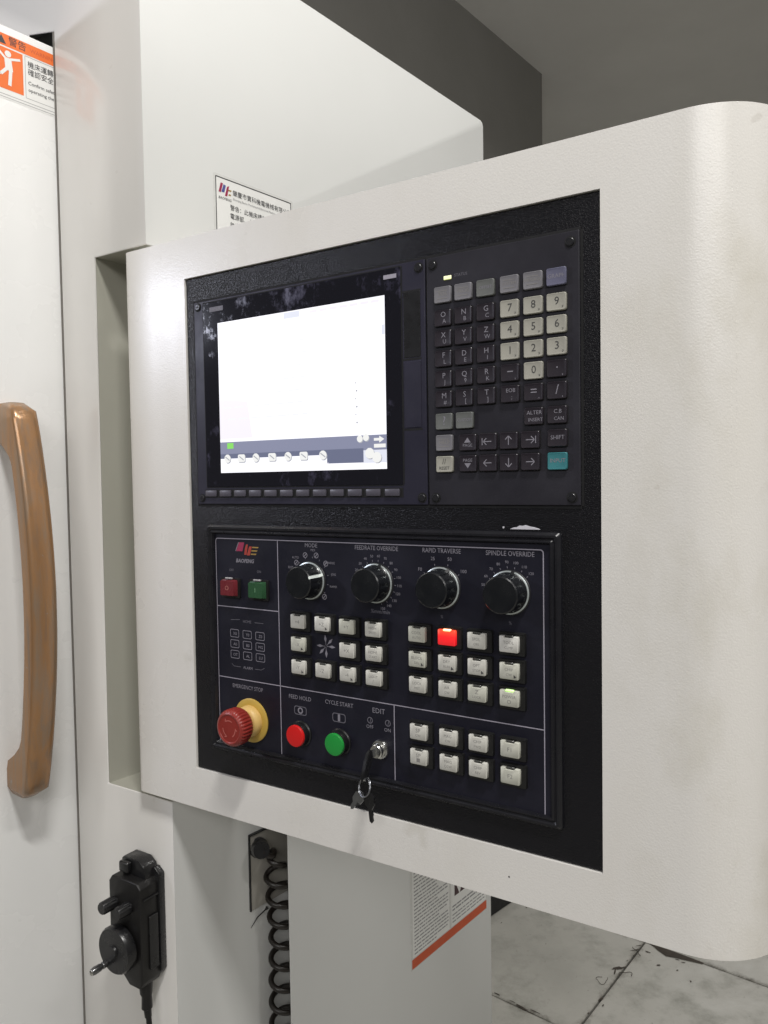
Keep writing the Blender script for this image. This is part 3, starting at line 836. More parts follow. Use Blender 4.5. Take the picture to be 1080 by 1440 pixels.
flat(bm, [(178, -179.5), (221, -179.5), (221, -166), (178, -166)], H + .08, 2)
flat(bm, [(127, -33.5), (147, -33.5), (147, -27.5), (127, -27.5)], H + .05, 5)
for k in range(7): flat(bm, [(160 + k * 12, -31.8), (169 + k * 12, -31.8), (169 + k * 12, -29.2), (160 + k * 12, -29.2)], H + .05, 6)
flat(bm, [(36, -150), (82, -150), (76, -112), (36, -108)], H + .03, 7)
strip(bm, (36, -106), (76, -105), .5, H + .06, 6)
strip(bm, (36, -66), (74, -66), .4, H + .06, 7)
flat(bm, [(243.5, -62), (246.5, -62), (246.5, -53), (243.5, -53)], H + .06, 5)
for k in range(9): strip(bm, (37, -33 - 3.3 * k), (41 + (k % 3), -33 - 3.3 * k), .8, H + .06, 6)
for k in range(6): flat(bm, circ(213 + (k % 2) * 1.2, -104 - k * 7.5, .7 + .3 * (k % 2), 6), H + .06, 4)
for k in range(8):
    yy = -44 - 12.2 * k
    x = 42 + (k % 2) * 6
    while x < 150:
        L = 5 + (k * 7 + int(x)) % 13; strip(bm, (x, yy), (x + L, yy), 1.7, H + .04, 9); x += L + 4
for k in range(4): strip(bm, (156, -48 - 22 * k), (240, -48 - 22 * k), .7, H + .04, 9)
strip(bm, (153, -36), (153, -150), .7, H + .04, 9); strip(bm, (37, -36), (246, -36), .7, H + .04, 9)
flat(bm, [(46, -160.5), (55, -160.5), (55, -154.5), (46, -154.5)], H + .12, 3)
for k, x in enumerate((46, 66, 86, 108, 129, 149, 173)):    # icons with drop shadows
    a = circ(x, -171, 4.6, 10) if k % 2 == 0 else rrect(x - 5, x + 5, -175, -167, 1.5, 2)
    flat(bm, [(p + .9, q - .9) for p, q in a], H + .12, 4); flat(bm, a, H + .16, 8)
    strip(bm, (x - 3, -169), (x + 3, -173), 1.2, H + .2, 4)
    strip(bm, (x - 7, -179), (x + 7, -179), .5, H + .1, 6)
for x, y in ((224, -156), (217, -157), (228, -171), (236, -175)):
    a = circ(x, y, 3.4 if y > -160 else 5.2, 10)
    flat(bm, [(p + .8, q - .8) for p, q in a], H + .12, 4); flat(bm, a, H + .16, 8)
flat(bm, [(233, -159.5), (239, -159.5), (239, -161.5), (244.5, -158.2), (239, -155), (239, -157), (233, -157)], H + .16, 8)
flat(bm, [(233, -166), (246, -166), (246, -162.5), (233, -162.5)], H + .16, 8)
flat(bm, [(221, -180), (S1, -180), (S1, -168), (221, -168)], H + .1, 5)
scn = link("screen", finish(bm, "screen", [M_SCR, M_SB1, M_SB2, M_SGR, M_SG, M_SL, plain("x", (.1, .1, .1)) if False else M_SP, M_SP, M_SW, M_SF]), du, FR_PAN)
bm = bmesh.new(); flat(bm, [(24, -13.5), (44, -13.5), (44, -8.5), (24, -8.5)], 2.75, 0); text(bm, "FANUC", 34, -11, 2.8, 5, 1)
tagp(link("glass_badge", finish(bm, "glass_badge", [M_LEGDIM, M_LEG]), du, FR_PAN), 'dim badge at top left of the screen')
bm = bmesh.new(); flat(bm, [(246, -12.4), (260, -12.4), (260, -8.6), (246, -8.6)], 2.75, 0)
tagp(link("glass_badge", finish(bm, "glass_badge", M_LINE), du, FR_PAN), 'pale lavender badge at top right of the screen')
# soft keys
bm = bmesh.new(); bx(bm, -8.0, 8.0, -3.4, 3.4, 2.0, 4.2, .9, 2)
skm = finish(bm, "soft_key", plain("soft_key_grey", (.075, .07, .09), .35), 35)
bm = bmesh.new(); bx(bm, 11, 264, -212.6, -203.6, 1.9, 2.2)
link("soft_key_row", finish(bm, "soft_key_row", M_GAP), du, FR_PAN)
for k in range(12): link("soft_key", skm, du, FR_PAN, (20.9 + 21.06 * k, 0, -208))
# card slots
bm = bmesh.new(); bx(bm, 266.6, 284.2, -86, -27.5, 1.5, 2.6, .5, 1); sl1 = link("card_slot_cover", finish(bm, "card_slot_cover", M_BLK), du, FR_PAN)
bm = bmesh.new(); bx(bm, 266.6, 284.2, -149.5, -89.5, 1.5, 2.7, .5, 1); link("card_slot_cover", finish(bm, "card_slot_cover", M_LCDF), du, FR_PAN)
bm = bmesh.new()
for v in (-26.6, -87.6, -151.0): flat(bm, [(265.6, v - .9), (285, v - .9), (285, v + .9), (265.6, v + .9)], 2.12)
flat(bm, [(264.9, -200), (265.7, -200), (265.7, -3), (264.9, -3)], 2.12)
link("slot_groove", finish(bm, "slot_groove", M_GAP), du, FR_PAN)
# screws
bm = bmesh.new(); lathe(bm, [(4.7, 2.0), (4.7, 2.25)], 20, mi=0); lathe(bm, [(3.4, 2.26), (3.4, 3.0), (2.8, 3.5)], 20, mi=1); flat(bm, [(-2.2, -.45), (2.2, -.45), (2.2, .45), (-2.2, .45)], 3.55, 0); flat(bm, [(-.45, -2.2), (.45, -2.2), (.45, 2.2), (-.45, 2.2)], 3.56, 0)
scm = finish(bm, "screw", [M_GAP, M_FRAME], 35)
for u, v in ((6.8, -6), (283, -7.2), (283.8, -213), (6.5, -213)): link("screw", scm, du, FR_PAN, (u, 0, v))

# --- keypad panel
bm = bmesh.new(); bx(bm, 291.1, 430, -219.5, -.4, 0, 2.0, .7, 2)
kp = link("keypad_panel", finish(bm, "keypad_panel", M_MDI), con, FR_PAN)
for u, v in ((297.4, -7.4), (422.5, -9), (423, -213), (298, -213)): link("screw", scm, kp, FR_PAN, (u, 0, v))
bm = bmesh.new(); bx(bm, 308.5, 316, -22.2, -18.8, 1.9, 3, .6, 2); tagp(link("indicator_light", finish(bm, "indicator_light", M_LEDY), kp, FR_PAN), 'lit yellow indicator')
bm = bmesh.new(); text(bm, "STATUS", 325, -19.6, 2.1, 3.6, 0); link("printed_lettering", finish(bm, "printed_lettering", M_LEGDIM), kp, FR_PAN)
# keys
def key_mesh(mat, w_=16.4, h_=14.0):
    bm = bmesh.new()
    prism(bm, rrect(-w_ / 2 - .7, w_ / 2 + .7, -h_ / 2 - .7, h_ / 2 + .9, 1.6, 2), 1.95, 2.12, mi=1)
    a = rrect(-w_ / 2, w_ / 2, -h_ / 2, h_ / 2, 1.4, 3); b = rrect(-w_ / 2 + .5, w_ / 2 - .5, -h_ / 2 + .5, h_ / 2 - .5, 1.2, 3)
    c = rrect(-w_ / 2 + 1.5, w_ / 2 - 1.5, -h_ / 2 + 1.6, h_ / 2 - 1.4, 1.4, 3)
    prism(bm, a, 1.9, 4.4); 
    # sloped rim and slightly dished top
    A = [bm.verts.new((u, -4.4, v)) for u, v in a]; B = [bm.verts.new((u, -5.0, v)) for u, v in b]; Cc = [bm.verts.new((u, -4.75, v)) for u, v in c]
    k = len(a)
    for i in range(k):
        bm.faces.new((A[i], A[(i + 1) % k], B[(i + 1) % k], B[i])); bm.faces.new((B[i], B[(i + 1) % k], Cc[(i + 1) % k], Cc[i]))
    bm.faces.new(Cc)
    return finish(bm, "keypad_key", [mat, M_GAP], 40)
KM = {k: key_mesh(m_) for k, m_ in dict(n=M_NUM, a=M_ALPHA, g=M_GREYK, d=M_GREYD, l=M_LAV, t=M_TEAL).items()}
cols = [308, 328, 349, 370.8, 391.5, 411.5]; rowv = [-35, -55.2, -73, -90.6, -108.4, -126, -145.7, -164.5, -183.3]
nav = [331, 350, 369.2, 388.3]
KL = {
 0: [("g", "POS"), ("g", "PROG"), ("d", "OFFSET"), ("g", "SYSTEM"), ("g", "MESSAGE"), ("l", "GRAPH")],
 1: [("a", "O|A"), ("a", "N|B"), ("a", "G|C"), ("n", "7"), ("n", "8"), ("n", "9")],
 2: [("a", "X|U"), ("a", "Y|V"), ("a", "Z|W"), ("n", "4"), ("n", "5"), ("n", "6")],
 3: [("a", "F|L"), ("a", "D|E"), ("a", "H|I"), ("n", "1"), ("n", "2"), ("n", "3")],
 4: [("a", "P|J"), ("a", "Q|9"), ("a", "R|K"), ("a", "−"), ("n", "0"), ("a", "·")],
 5: [("a", "M|#"), ("a", "S|["), ("a", "T|]"), ("a", "EOB|;"), ("a", "="), ("a", "/")],
 6: [("d", "?"), ("d", "CUSTOM"), None, None, ("a", "ALTER|INSERT"), ("a", "C.B|CAN")],
 7: [("g", "HELP"), None, None, None, None, ("a", "SHIFT")],
 8: [("n", "//|RESET"), None, None, None, None, ("t", "INPUT")]}
def key(kind, leg, u, v):
    k = link("keypad_key", KM[kind], con, FR_PAN, (u, 0, v))
    bm = bmesh.new(); H = 4.9
    if kind in 'n': mi_ = M_LEGDK
    elif kind in 'gdlt': mi_ = M_LEG if kind != 'g' else M_LEGMID
    else: mi_ = M_LEG
    if leg.startswith("@"):
        L = leg[1:]
        if L in ('pu', 'pd'):
            s_ = 1 if L == 'pu' else -1
            flat(bm, [(-3.2, -.2 * s_), (3.2, -.2 * s_), (0, 4.2 * s_)][::s_], H)
            text(bm, "PAGE", 0, -2.6 * s_, H, 3.8)
        else:
            dx, dy = {'l': (-1, 0), 'r': (1, 0), 'u': (0, 1), 'd': (0, -1), 'L': (-1, 0), 'R': (1, 0)}[L]
            strip(bm, (-3.6 * dx, -3.6 * dy), (3.6 * dx, 3.6 * dy), .8, H)
            tip = (3.9 * dx, 3.9 * dy)
            for sg in (1, -1):
                strip(bm, tip, (tip[0] - 2.9 * dx - 2.9 * dy * sg, tip[1] - 2.9 * dy - 2.9 * dx * sg), .8, H + .05)
            if L in 'LR': strip(bm, (5 * dx, -3), (5 * dx, 3), .8, H)
    elif kind == 'n':
        if '|' in leg:
            text(bm, "//", 0, 2.2, H, 7); text(bm, "RESET", 0, -3.6, H, 3.9)
        else:
            text(bm, leg, .6, .4, H, 9); text(bm, "↗", 5.2, -4.2, H, 3)
    elif '|' in leg:
        p, q = leg.split('|'); sz = 6.6 if len(p) == 1 else 4.6
        text(bm, p, .8, 2.6, H, sz); text(bm, q, 1.8, -3.2, H, 5.2 if len(q) == 1 else 4)
    else:
        text(bm, leg, .5, .3, H, 11 if len(leg) == 1 else (4.7 if len(leg) < 6 else 3.6))
        if kind == 'a' and len(leg) == 1: text(bm, ",", 5, -3.6, H, 6)
        if kind == 'g': strip(bm, (-5, -3.2), (5, -3.2), .5, H); strip(bm, (-5, 3.2), (5, 3.2), .5, H)
    o = link("legend", finish(bm, "legend", mi_), k, FR_PAN, (u, 0, v))
for r_, row in KL.items():
    for c_, it in enumerate(row):
        if it: key(it[0], it[1], cols[c_], rowv[r_])
for i, a in enumerate(("@pu", "@L", "@u", "@R")): key("a", a, nav[i], rowv[7] - .5)
for i, a in enumerate(("@pd", "@l", "@d", "@r")): key("a", a, nav[i], rowv[8] + .1)

# --- operator panel
bm = bmesh.new(); bx(bm, 16, 410, -486.5, -245, -.05, 1.5)
op = link("operator_panel", finish(bm, "operator_panel", M_OP), con, FR_PAN)
# moulded frame: several concentric loops
bm = bmesh.new()
loops = [(0, 0), (.5, 2.6), (2.7, 5.0), (4.4, 5.0), (5.9, 3.5), (6.4, 3.5), (7.7, 4.9), (8.9, 4.9), (10.2, 1.6)]
def lo(i): return rrect(12.5 + i, 413.8 - i, -489.2 + i, -241.4 - i, max(.4, 3 - i * .25), 3)
vv = [[bm.verts.new((u, -max(h, .02), v)) for u, v in lo(i)] for i, h in loops]
for a, b in zip(vv, vv[1:]):
    k = len(a)
    for i in range(k): bm.faces.new((a[i], a[(i + 1) % k], b[(i + 1) % k], b[i]))
link("panel_frame", finish(bm, "panel_frame", M_FRAME, 25), op, FR_PAN)
# border lines + lettering (flat print)
bm = bmesh.new(); H = 1.62
LW = .9
ring(bm, rrect(24, 398.4, -481.5, -256, 3), rrect(24 + LW, 398.4 - LW, -481.5 + LW, -256 - LW, 2.5), H)
for p, q in (((111.6, -256.5), (111.6, -481)), ((24.5, -330), (111.6, -330)), ((24.5, -407.4), (398, -407.4)), ((250, -407.4), (250, -481))): strip(bm, p, q, LW, H + .03)
link("border_print", finish(bm, "border_print", M_LINE), op, FR_PAN)
bm = bmesh.new()
T = lambda b_, u, v, s, **k: text(bm, b_, u, v, H, s, k.pop('mi', 0), **k)
T("MODE", 155, -260.5, 5.6, sx=1.0); T("FEEDRATE OVERRIDE", 232.5, -260.6, 6.0, sx=.86); T("RAPID TRAVERSE", 302.2, -260.6, 6.0, sx=.86); T("SPINDLE OVERRIDE", 368, -260.7, 6.0, sx=.86)
T("EMERGENCY STOP", 66, -415.5, 6.0, sx=.86); T("FEED HOLD", 137, -416.5, 6.0, sx=.92); T("CYCLE START", 186, -415.6, 6.0, sx=.92); T("EDIT", 232.5, -416, 7)
T("OFF", 222.2, -432.6, 4.8); T("ON", 242.3, -432.8, 4.8)
T("OFF", 46.6, -290.3, 3.8, mi=1); T("ON", 85.7, -290.3, 3.8, mi=1)
T("HOME", 67.3, -344.6, 4.2, mi=1); T("ALARM", 67.3, -394.2, 4.2)
for p, q in (((44, -344), (57, -343)), ((78, -344.5), (90, -344.5)), ((44, -391.5), (47, -394)), ((47, -394), (57, -394)), ((77, -394), (86, -394)), ((86, -394), (90.5, -391.5))): strip(bm, p, q, .5, H, 1)
for (cx, arr) in ((222.5, -426.2), (242.7, -426)):
    ring(bm, circ(cx, arr, 3.2, 12), circ(cx, arr, 2.4, 12), H, 1); strip(bm, (cx, arr - 2), (cx + 1.5, arr + 3), .6, H + .02, 1)
# cycle icons
for cx, dark in ((137.4, 0), (185.8, 1)):
    ring(bm, rrect(cx - 8, cx + 8, -434, -425, 2.5, 3), rrect(cx - 7.2, cx + 7.2, -433.2, -425.8, 2, 3), H, 1)
    if dark: flat(bm, [(cx - 1.4, -433), (cx + 1.4, -433), (cx + 1.4, -426), (cx - 1.4, -426)], H + .02)
    else: ring(bm, circ(cx, -429.5, 3.4, 16), circ(cx, -429.5, 1.9, 16), H + .02)
# scales round the knobs
def scale_ring(cx, cy, r, vals, a0, a1, sz=3.6, tick=True):
    for i, s_ in enumerate(vals):
        a = R(a0 + (a1 - a0) * i / (len(vals) - 1))
        text(bm, s_, cx + r * math.cos(a), cy + r * math.sin(a), H, sz)
        if tick: strip(bm, (cx + 20 * math.cos(a), cy + 20 * math.sin(a)), (cx + 21.6 * math.cos(a), cy + 21.6 * math.sin(a)), .5, H)
scale_ring(232.5, -293, 25.2, [str(x) for x in range(0, 160, 10)], 190, -75, 3.6)
scale_ring(302.0, -293, 26.5, ["F0", "25", "50", "100"], 146, 34, 4.4)
scale_ring(367.8, -293, 25.2, ["50", "60", "70", "80", "90", "100", "110", "120"], 170, 40, 3.4)
scale_ring(154.8, -293, 28, ["EDIT", "AUTO", "", "MDI", "", "HANDLE", "JOG", "RAPID", ""], 160, -40, 3.2)
for a in (142, 108, 74, 40, -48):
    x, y = 154.8 + 23.8 * math.cos(R(a)), -293 + 23.8 * math.sin(R(a))
    ring(bm, circ(x, y, 2.9, 12), circ(x, y, 2.2, 12), H, 0); strip(bm, (x - 1.5, y - 1.5), (x + 1.7, y + 1.7), .8, H + .02, 0)
T("%mm/min", 236, -320.5, 5.4, shear=.2, mi=1)
T("%", 368, -320, 4, mi=1); T("%", 302, -320, 4, mi=1)
# star of arrows
for k in range(6):
    a = R((0, 45, 95, 180, 225, 272)[k]); c_, s_ = math.cos(a), math.sin(a); cx, cy = 171.5, -360
    pl = [(3, 0), (7.4, 1.5), (11.6, 0), (7.4, -1.5)]
    flat(bm, [(cx + x * c_ - y * s_, cy + x * s_ + y * c_) for x, y in pl], H + .02, 0)
    strip(bm, (cx + 1 * c_, cy + 1 * s_), (cx + 4 * c_, cy + 4 * s_), .5, H, 0)
# status windows 3x3
for i in range(3):
    for j in range(3):
        cx, cy = 49.1 + 18 * i, -358.3 - 11.4 * j
        ring(bm, rrect(cx - 6.3, cx + 6.3, cy - 4.4, cy + 4.4, 1.6, 3), rrect(cx - 5.7, cx + 5.7, cy - 3.8, cy + 3.8, 1.2, 3), H)
        text(bm, (("X0", "Y0", "Z0"), ("A0", "B0", "MG"), ("OT", "AL", "LU"))[j][i], cx + .6, cy - .4, H, 4.4, 0)
# logo
flat(bm, [(54, -269.5), (58.5, -260), (66, -260), (63, -269.5)], H, 2); flat(bm, [(66.5, -267), (68.3, -262), (71, -262), (68.8, -273), (65.5, -273)], H, 3)
flat(bm, [(69.2, -273.5), (72.8, -264), (76.5, -264), (73.5, -273.5)], H + .02, 3)
for q in (0, 1, 2): flat(bm, [(77 - q, -264.2 - 3.6 * q), (86 - 1.6 * q, -264.2 - 3.6 * q), (85 - 1.6 * q, -265.6 - 3.6 * q), (76.4 - q, -265.6 - 3.6 * q)], H, 4)
strip(bm, (53.3, -269.5), (57.8, -260), .8, H + .03, 0)
T("BAOFENG", 66, -279.8, 5.6, shear=.25, bold=.15)
tagp(link("printed_lettering", finish(bm, "printed_lettering", [M_LEG, M_LEGDIM, M_MAG, M_LRED, M_LOR]), op, FR_PAN), kind="stuff")

# --- rotary knobs
def rotary(cx, cy, ang, white):
    bm = bmesh.new()
    lathe(bm, [(19.4, 1.5), (19.6, 2.4), (18.4, 3.2), (17.6, 3.4)], 48, mi=0)
    k = link("rotary_knob", finish(bm, "rotary_knob", M_SIL if False else M_FRAME, 40), con, FR_PAN, (cx, 0, cy))
    bm = bmesh.new()
    lathe(bm, [(18.0, 3.4), (18.2, 4.2), (17.2, 5.2), (16.7, 6.0), (16.3, 7.0), (16.2, 19.5), (15.8, 21.2), (14.8, 22.0), (1, 22.0)], 60, flute=(.9, 4, 5, 5))
    gr = link("grip", finish(bm, "grip", M_KNOB, 32), k, FR_PAN, (cx, 0, cy))
    bm = bmesh.new()
    lathe(bm, [(18.2, 3.4), (18.7, 3.8), (18.7, 4.6), (18.2, 4.9)], 60)
    link("ring", finish(bm, "ring", M_SIL, 40), k, FR_PAN, (cx, 0, cy))
    # pointer: raised bar down the side and over the skirt
    a = R(ang); c_, s_ = math.cos(a), math.sin(a); px_, py_ = -s_, c_
    bm = bmesh.new()
    def q(rad, h, sd, w_=1.4): return bm.verts.new((rad * c_ + px_ * w_ * sd, -h, rad * s_ + py_ * w_ * sd))
    prof_ = [(14.6, 22.2), (16.2, 21.2), (16.6, 8), (19.4, 5.2)]
    L = [q(r_, h_, -1) for r_, h_ in prof_]; Rr = [q(r_, h_, 1) for r_, h_ in prof_]
    for i in range(3): bm.faces.new((L[i], L[i + 1], Rr[i + 1], Rr[i]))
    L2 = [q(r_, h_, -1) for r_, h_ in ((13.5, 21.0), (15, 20.0), (15, 8), (17, 5))]; R2 = [q(r_, h_, 1) for r_, h_ in ((13.5, 21.0), (15, 20.0), (15, 8), (17, 5))]
    for i in range(3): bm.faces.new((L[i], L[i + 1], L2[i + 1], L2[i])); bm.faces.new((Rr[i], Rr[i + 1], R2[i + 1], R2[i]))
    link("pointer", finish(bm, "pointer", M_WPT if white else M_KNOB), k, FR_PAN, (cx, 0, cy))
rotary(153.8, -295.5, 22, True); rotary(232.4, -293.5, 70, False); rotary(302.2, -293.5, 62, False); rotary(367.6, -293.5, 75, False)

# --- push buttons with ivory caps
bm = bmesh.new()
prism(bm, rrect(-10.6, 13.6, -10.2, 9.8, 1.2, 2), 1.45, 4.6, rrect(-10.2, 13.2, -9.8, 9.4, 1.0, 2))
bx(bm, -10.0, 13.0, 8.6, 9.3, 4.5, 6.0)                 # top lip
hsm = finish(bm, "push_button", M_HOUS, 30)
def capm(mat):
    bm = bmesh.new(); w_, h_ = 8.7, 6.9
    out_ = [(-w_ + .9, -h_), (w_ - .9, -h_), (w_, -h_ + .9), (w_, h_ - .6), (w_ - .6, h_), (4.6, h_), (4.1, h_ - 1.5), (-4.1, h_ - 1.5), (-4.6, h_), (-w_ + .6, h_), (-w_, h_ - .6), (-w_, -h_ + .9)]
    inn = [(u * .94, v * .94) for u, v in out_]
    prism(bm, out_, 4.5, 7.6, cap0=False)
    A = [bm.verts.new((u, -7.6, v)) for u, v in out_]; B = [bm.verts.new((u, -8.1, v)) for u, v in inn]
    for i in range(12): bm.faces.new((A[i], A[(i + 1) % 12], B[(i + 1) % 12], B[i]))
    bm.faces.new(B)
    bmesh.ops.remove_doubles(bm, verts=bm.verts[:], dist=.001)
    return finish(bm, "cap", mat, 50)
CAPM = capm(M_CAP); CAPR = capm(M_LEDR)
CAP2 = capm(plain("ivory_button_cap_worn", (.54, .54, .47), .45, wear=.2)); CAP3 = capm(plain("ivory_button_cap_clean", (.66, .65, .61), .4, wear=.08))
bm = bmesh.new(); bx(bm, -3.9, 3.9, 5.6, 7.4, 4.6, 7.2, .5, 1); LMP = {k: finish(bm.copy(), "indicator_lamp", m_, 40) for k, m_ in (('o', plain("clear_lamp", (.06, .06, .055), .2)), ('r', M_LEDO), ('g', M_LEDG))}; bm.free()
def button(u, v, leg, sub='', lamp='o', cap=None, dot=False):
    k = link("push_button", hsm, con, FR_PAN, (u, 0, v))
    if lamp == 'r': k['label'] = 'push button lit bright red'
    if lamp == 'g': k['label'] = 'push button with lit green lamp'
    c_ = link("cap", cap or random.choice((CAPM, CAPM, CAP2, CAP3)), k, FR_PAN, (u, 0, v))
    link("indicator_lamp", LMP[lamp], k, FR_PAN, (u, 0, v))
    if lamp == 'r': return
    bm = bmesh.new(); H = 8.15
    if leg: text(bm, leg, 0, 1.4 if sub else -.4, H, 3.6 if len(leg) > 2 else 5.2, 0)
    if sub: text(bm, sub, 0, -3.0, H, 3.2 if len(sub) > 1 else 5, 0)
    if dot: flat(bm, [(4.4, -5.6), (7.0, -4.6), (4.4, -2.4)], H, 1)
    link("legend", finish(bm, "legend", [M_LEGMID, M_LEGDK]), k, FR_PAN, (u, 0, v))
RL = (-337, -360, -383.3); UL = (140.6, 171.1, 200.8, 231.2); UR = (279, 309.6, 338.8, 369)
LB = {(0, 0): ("+4", "", 0), (0, 1): ("+Z", "", 1), (0, 2): ("+Y", "", 0), (0, 3): ("HIGH", "SPEED", 0), (1, 0): ("-X", "", 1), (1, 2): ("+X", "", 0), (1, 3): ("HOME", "START", 0),
      (2, 0): ("-Y", "", 1), (2, 1): ("-Z", "", 0), (2, 2): ("-4", "", 1), (2, 3): ("LIGHT", "/", 0)}
for (r_, c_), (a, b, dt) in LB.items(): button(UL[c_], RL[r_], a, b, dot=bool(dt))
RB = [[("COOL", "AUTO"), None, ("SPDL", "ORI"), ("TOOL", "CLMP")], [("BLOCK", "DEL"), ("DRY", "RUN"), ("OPT", "STOP"), ("CHIP", "CW")], [("LOCK", "MST"), ("AIR", "CW"), ("Z", "LOCK"), ("POWER", "O")]]
for r_ in range(3):
    for c_ in range(4):
        it = RB[r_][c_]
        if it is None: button(UR[c_], RL[r_], '', lamp='r', cap=CAPR)
        else: button(UR[c_], RL[r_], it[0], it[1], lamp='g' if (r_, c_) == (2, 3) else 'o', dot=(r_ == 1))
for r_, row in enumerate(((("SP", "CW"), ("MAG", "CW"), ("CHIP", "FWD"), ("F1", "")), (("SP", "■"), ("MAG", "CCW"), ("CHIP", "REV"), ("F2", "")))):
    for c_, it in enumerate(row): button(UR[c_] + .2, (-427, -450)[r_], it[0], it[1])

# --- rocker-like square lamps
for nm, u, m_, sym in (("red", 44.8, M_RRED, "O"), ("green", 84.7, M_RGRN, "I")):
    bm = bmesh.new(); prism(bm, rrect(-13, 13.6, -10.6, 10.6, 1.2, 2), 1.45, 4.0)
    k = link("square_switch", finish(bm, "square_switch", M_HOUS, 30), con, FR_PAN, (u + 1.5, 0, -309)); k['label'] = 'dark %s square switch' % nm
    bm = bmesh.new(); prism(bm, rrect(-10.8, 10.8, -8.8, 8.8, 1, 2), 3.9, 9.0, rrect(-9.4, 9.4, -7.8, 7.8, 1, 2)); link("cap", finish(bm, "cap", m_, 30), k, FR_PAN, (u + 1.5, 0, -309))
    bm = bmesh.new(); text(bm, sym, 0, 0, 9.1, 7); link("legend", finish(bm, "legend", M_LEDR if False else plain("switch_mark_" + nm, (.42, .16, .13) if nm == "red" else (.16, .32, .18), .5)), k, FR_PAN, (u + 1.5, 0, -309))
    bm = bmesh.new(); bx(bm, -5, 5, 9.2, 11.2, 4, 6.6, .6, 1); link("catch", finish(bm, "catch", plain("clear_catch_" + nm, (.30, .29, .30), .15)), k, FR_PAN, (u + 1.5, 0, -309))

# --- emergency stop
ex, ey = 71.0, -449.5
bm = bmesh.new(); lathe(bm, [(22.6, 1.5), (23.4, 2.0), (23.4, 3.2), (22.6, 3.8), (15, 4.0)], 56)
es_ = link("emergency_stop", finish(bm, "emergency_stop", M_YEL, 40), con, FR_PAN, (ex, 0, ey)); es_['label'] = 'red mushroom emergency stop on yellow disc'
bm = bmesh.new(); lathe(bm, [(16.5, 3.9), (16.8, 5), (16.2, 10.5), (14.6, 12.5), (12, 14)], 48); link("collar", finish(bm, "collar", M_YEL2, 40), es_, FR_PAN, (ex, 0, ey))
bm = bmesh.new(); lathe(bm, [(11, 13), (13, 16), (17.6, 19), (19.2, 22), (19.4, 30), (19.0, 33), (17.6, 35.2), (15.4, 36.4), (14.4, 36.2), (13.8, 35.6), (.5, 35.9)], 96, flute=(1.3, 3, 5, 3)); link("mushroom_cap", finish(bm, "mushroom_cap", M_RED, 38), es_, FR_PAN, (ex, 0, ey))
bm = bmesh.new()
for k in range(3):
    a0 = R(60 + 120 * k); pts = [(8.5 * math.cos(a0 + R(t)), 8.5 * math.sin(a0 + R(t))) for t in range(0, 61, 10)]
    for p, q in zip(pts, pts[1:]): strip(bm, p, q, 1.2, 36.0)
    t1 = a0 + R(60); strip(bm, (11 * math.cos(t1 - .1), 11 * math.sin(t1 - .1)), (8.5 * math.cos(t1 + .15), 8.5 * math.sin(t1 + .15)), 1.2, 36.02)
link("arrow_print", finish(bm, "arrow_print", plain("worn_red_print", (.46, .12, .10), .4)), es_, FR_PAN, (ex, 0, ey))

# --- feed hold / cycle start round buttons
for nm, u, v, m_ in (("red", 138.4, -452.6, M_REDB), ("green", 187.0, -452.9, M_GRNB)):
    bm = bmesh.new(); lathe(bm, [(13.2, 1.5), (13.2, 3.0), (12.2, 4.0), (12.2, 9.0), (11.8, 10.2), (11.2, 10.4)], 40)
    k = link("round_button", finish(bm, "round_button", M_BLK, 35), con, FR_PAN, (u, 0, v)); k['label'] = '%s round push button' % nm
    bm = bmesh.new(); lathe(bm, [(11.0, 9), (11.0, 12.2), (10.6, 12.9), (9.8, 13.1), (.5, 13.0)], 40); link("cap", finish(bm, "cap", m_, 35), k, FR_PAN, (u, 0, v))

# --- key switch
kx, ky = 234.5, -452.0
bm = bmesh.new(); lathe(bm, [(9.2, 1.5), (9.2, 3.5), (8.6, 4.6), (7.6, 5.0)], 36)
ks = link("key_switch", finish(bm, "key_switch", M_CHROME, 35), con, FR_PAN, (kx, 0, ky))
bm = bmesh.new(); lathe(bm, [(6.6, 4.9), (6.6, 10.5), (5.8, 11.5), (.5, 11.5)], 32); bx(bm, -.9, .9, -4, 4, 11.4, 11.9)
link("barrel", finish(bm, "barrel", M_CHROME, 35), ks, FR_PAN, (kx, 0, ky))
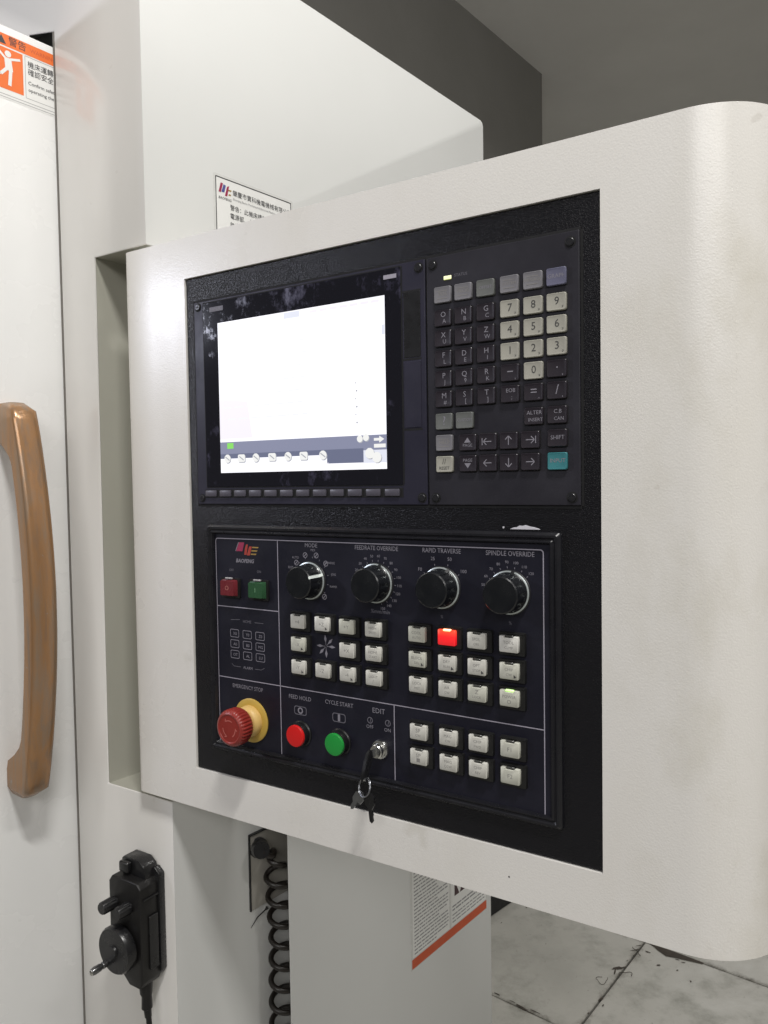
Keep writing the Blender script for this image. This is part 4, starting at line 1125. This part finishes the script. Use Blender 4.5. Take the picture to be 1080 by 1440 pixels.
# keys hanging in it
kk = empty("key_bunch", FR_PAN @ Matrix.Translation((kx / 1000, -.012, ky / 1000)), 'small bunch of keys on a ring hanging from the key switch', 'keys')
def L3(u, v, h): return Vector((kx + u, -h, ky + v))
bm = bmesh.new()          # inserted key: blade and black bow turned down
bx(bm, kx - .9, kx + .9, ky - 3.2, ky + 3.2, 11, 20); 
me = finish(bm, "key_blade", M_STEEL); link("key_blade", me, kk, FR_PAN)
bm = bmesh.new()
pts = [(-1.6, 19, 5.0), (1.6, 19, 5.0)]
prof_ = [(3, 18), (5.2, 20), (3.0, 25), (-9, 31), (-17, 35), (-22, 34), (-23, 30), (-18, 26), (-10, 23), (-5, 18)]
a = [bm.verts.new(L3(-1.8 - .06 * (h - 18) * 0, v, h)) for v, h in prof_]; b = [bm.verts.new(L3(1.8, v, h)) for v, h in prof_]
bm.faces.new(a); bm.faces.new(b)
for i in range(len(a)): bm.faces.new((a[i], a[(i + 1) % len(a)], b[(i + 1) % len(a)], b[i]))
bmesh.ops.bevel(bm, geom=bm.edges[:], offset=.7, segments=2, affect='EDGES')
link("key_bow", finish(bm, "key_bow", M_BLK, 40), kk, FR_PAN)
bm = bmesh.new(); bx(bm, kx - 2.4, kx + 2.4, ky - 20.2, ky - 18.7, 31, 34, .5, 1)
link("bow_rivet", finish(bm, "bow_rivet", M_CHROME), kk, FR_PAN)
bm = bmesh.new(); cR = 8.0
pts = [L3(cR * math.sin(t) * .9, -27.0 + cR * math.cos(t), 31 - 3 * math.cos(t) + 2 * math.sin(t)) for t in [2 * math.pi * i / 36 for i in range(37)]]
tube(bm, pts, .55, 8); pts = [p + Vector((.4, .9, .5)) for p in pts]; tube(bm, pts, .5, 8)
link("key_ring", finish(bm, "key_ring", M_STEEL, 60), kk, FR_PAN)
def loose_key(du_, tilt, L, mat, hh):
    bm = bmesh.new(); c_, s_ = math.cos(tilt), math.sin(tilt)
    def q(x, y, h): return (x * c_ - y * s_ + kx + du_, -h, x * s_ + y * c_ + ky - 33.5)
    out_ = [(-2, 1), (-5.4, -3), (-5.0, -10), (-2.2, -13.5), (-2.0, -L), (0, -L - 2), (1.9, -L), (1.7, -L + 4), (2.4, -L + 6), (1.6, -L + 9), (2.2, -13.5), (5.0, -10), (5.4, -3), (2, 1)]
    a = [bm.verts.new(q(x, y, hh)) for x, y in out_]; b = [bm.verts.new(q(x, y, hh + 1.8)) for x, y in out_]
    bm.faces.new(a); bm.faces.new(b)
    for i in range(len(a)): bm.faces.new((a[i], a[(i + 1) % len(a)], b[(i + 1) % len(a)], b[i]))
    return link("loose_key", finish(bm, "loose_key", mat, 40), kk, FR_PAN)
loose_key(-3.5, -.62, 19, M_STEEL, 29); loose_key(3, .12, 25, M_BLK, 27)
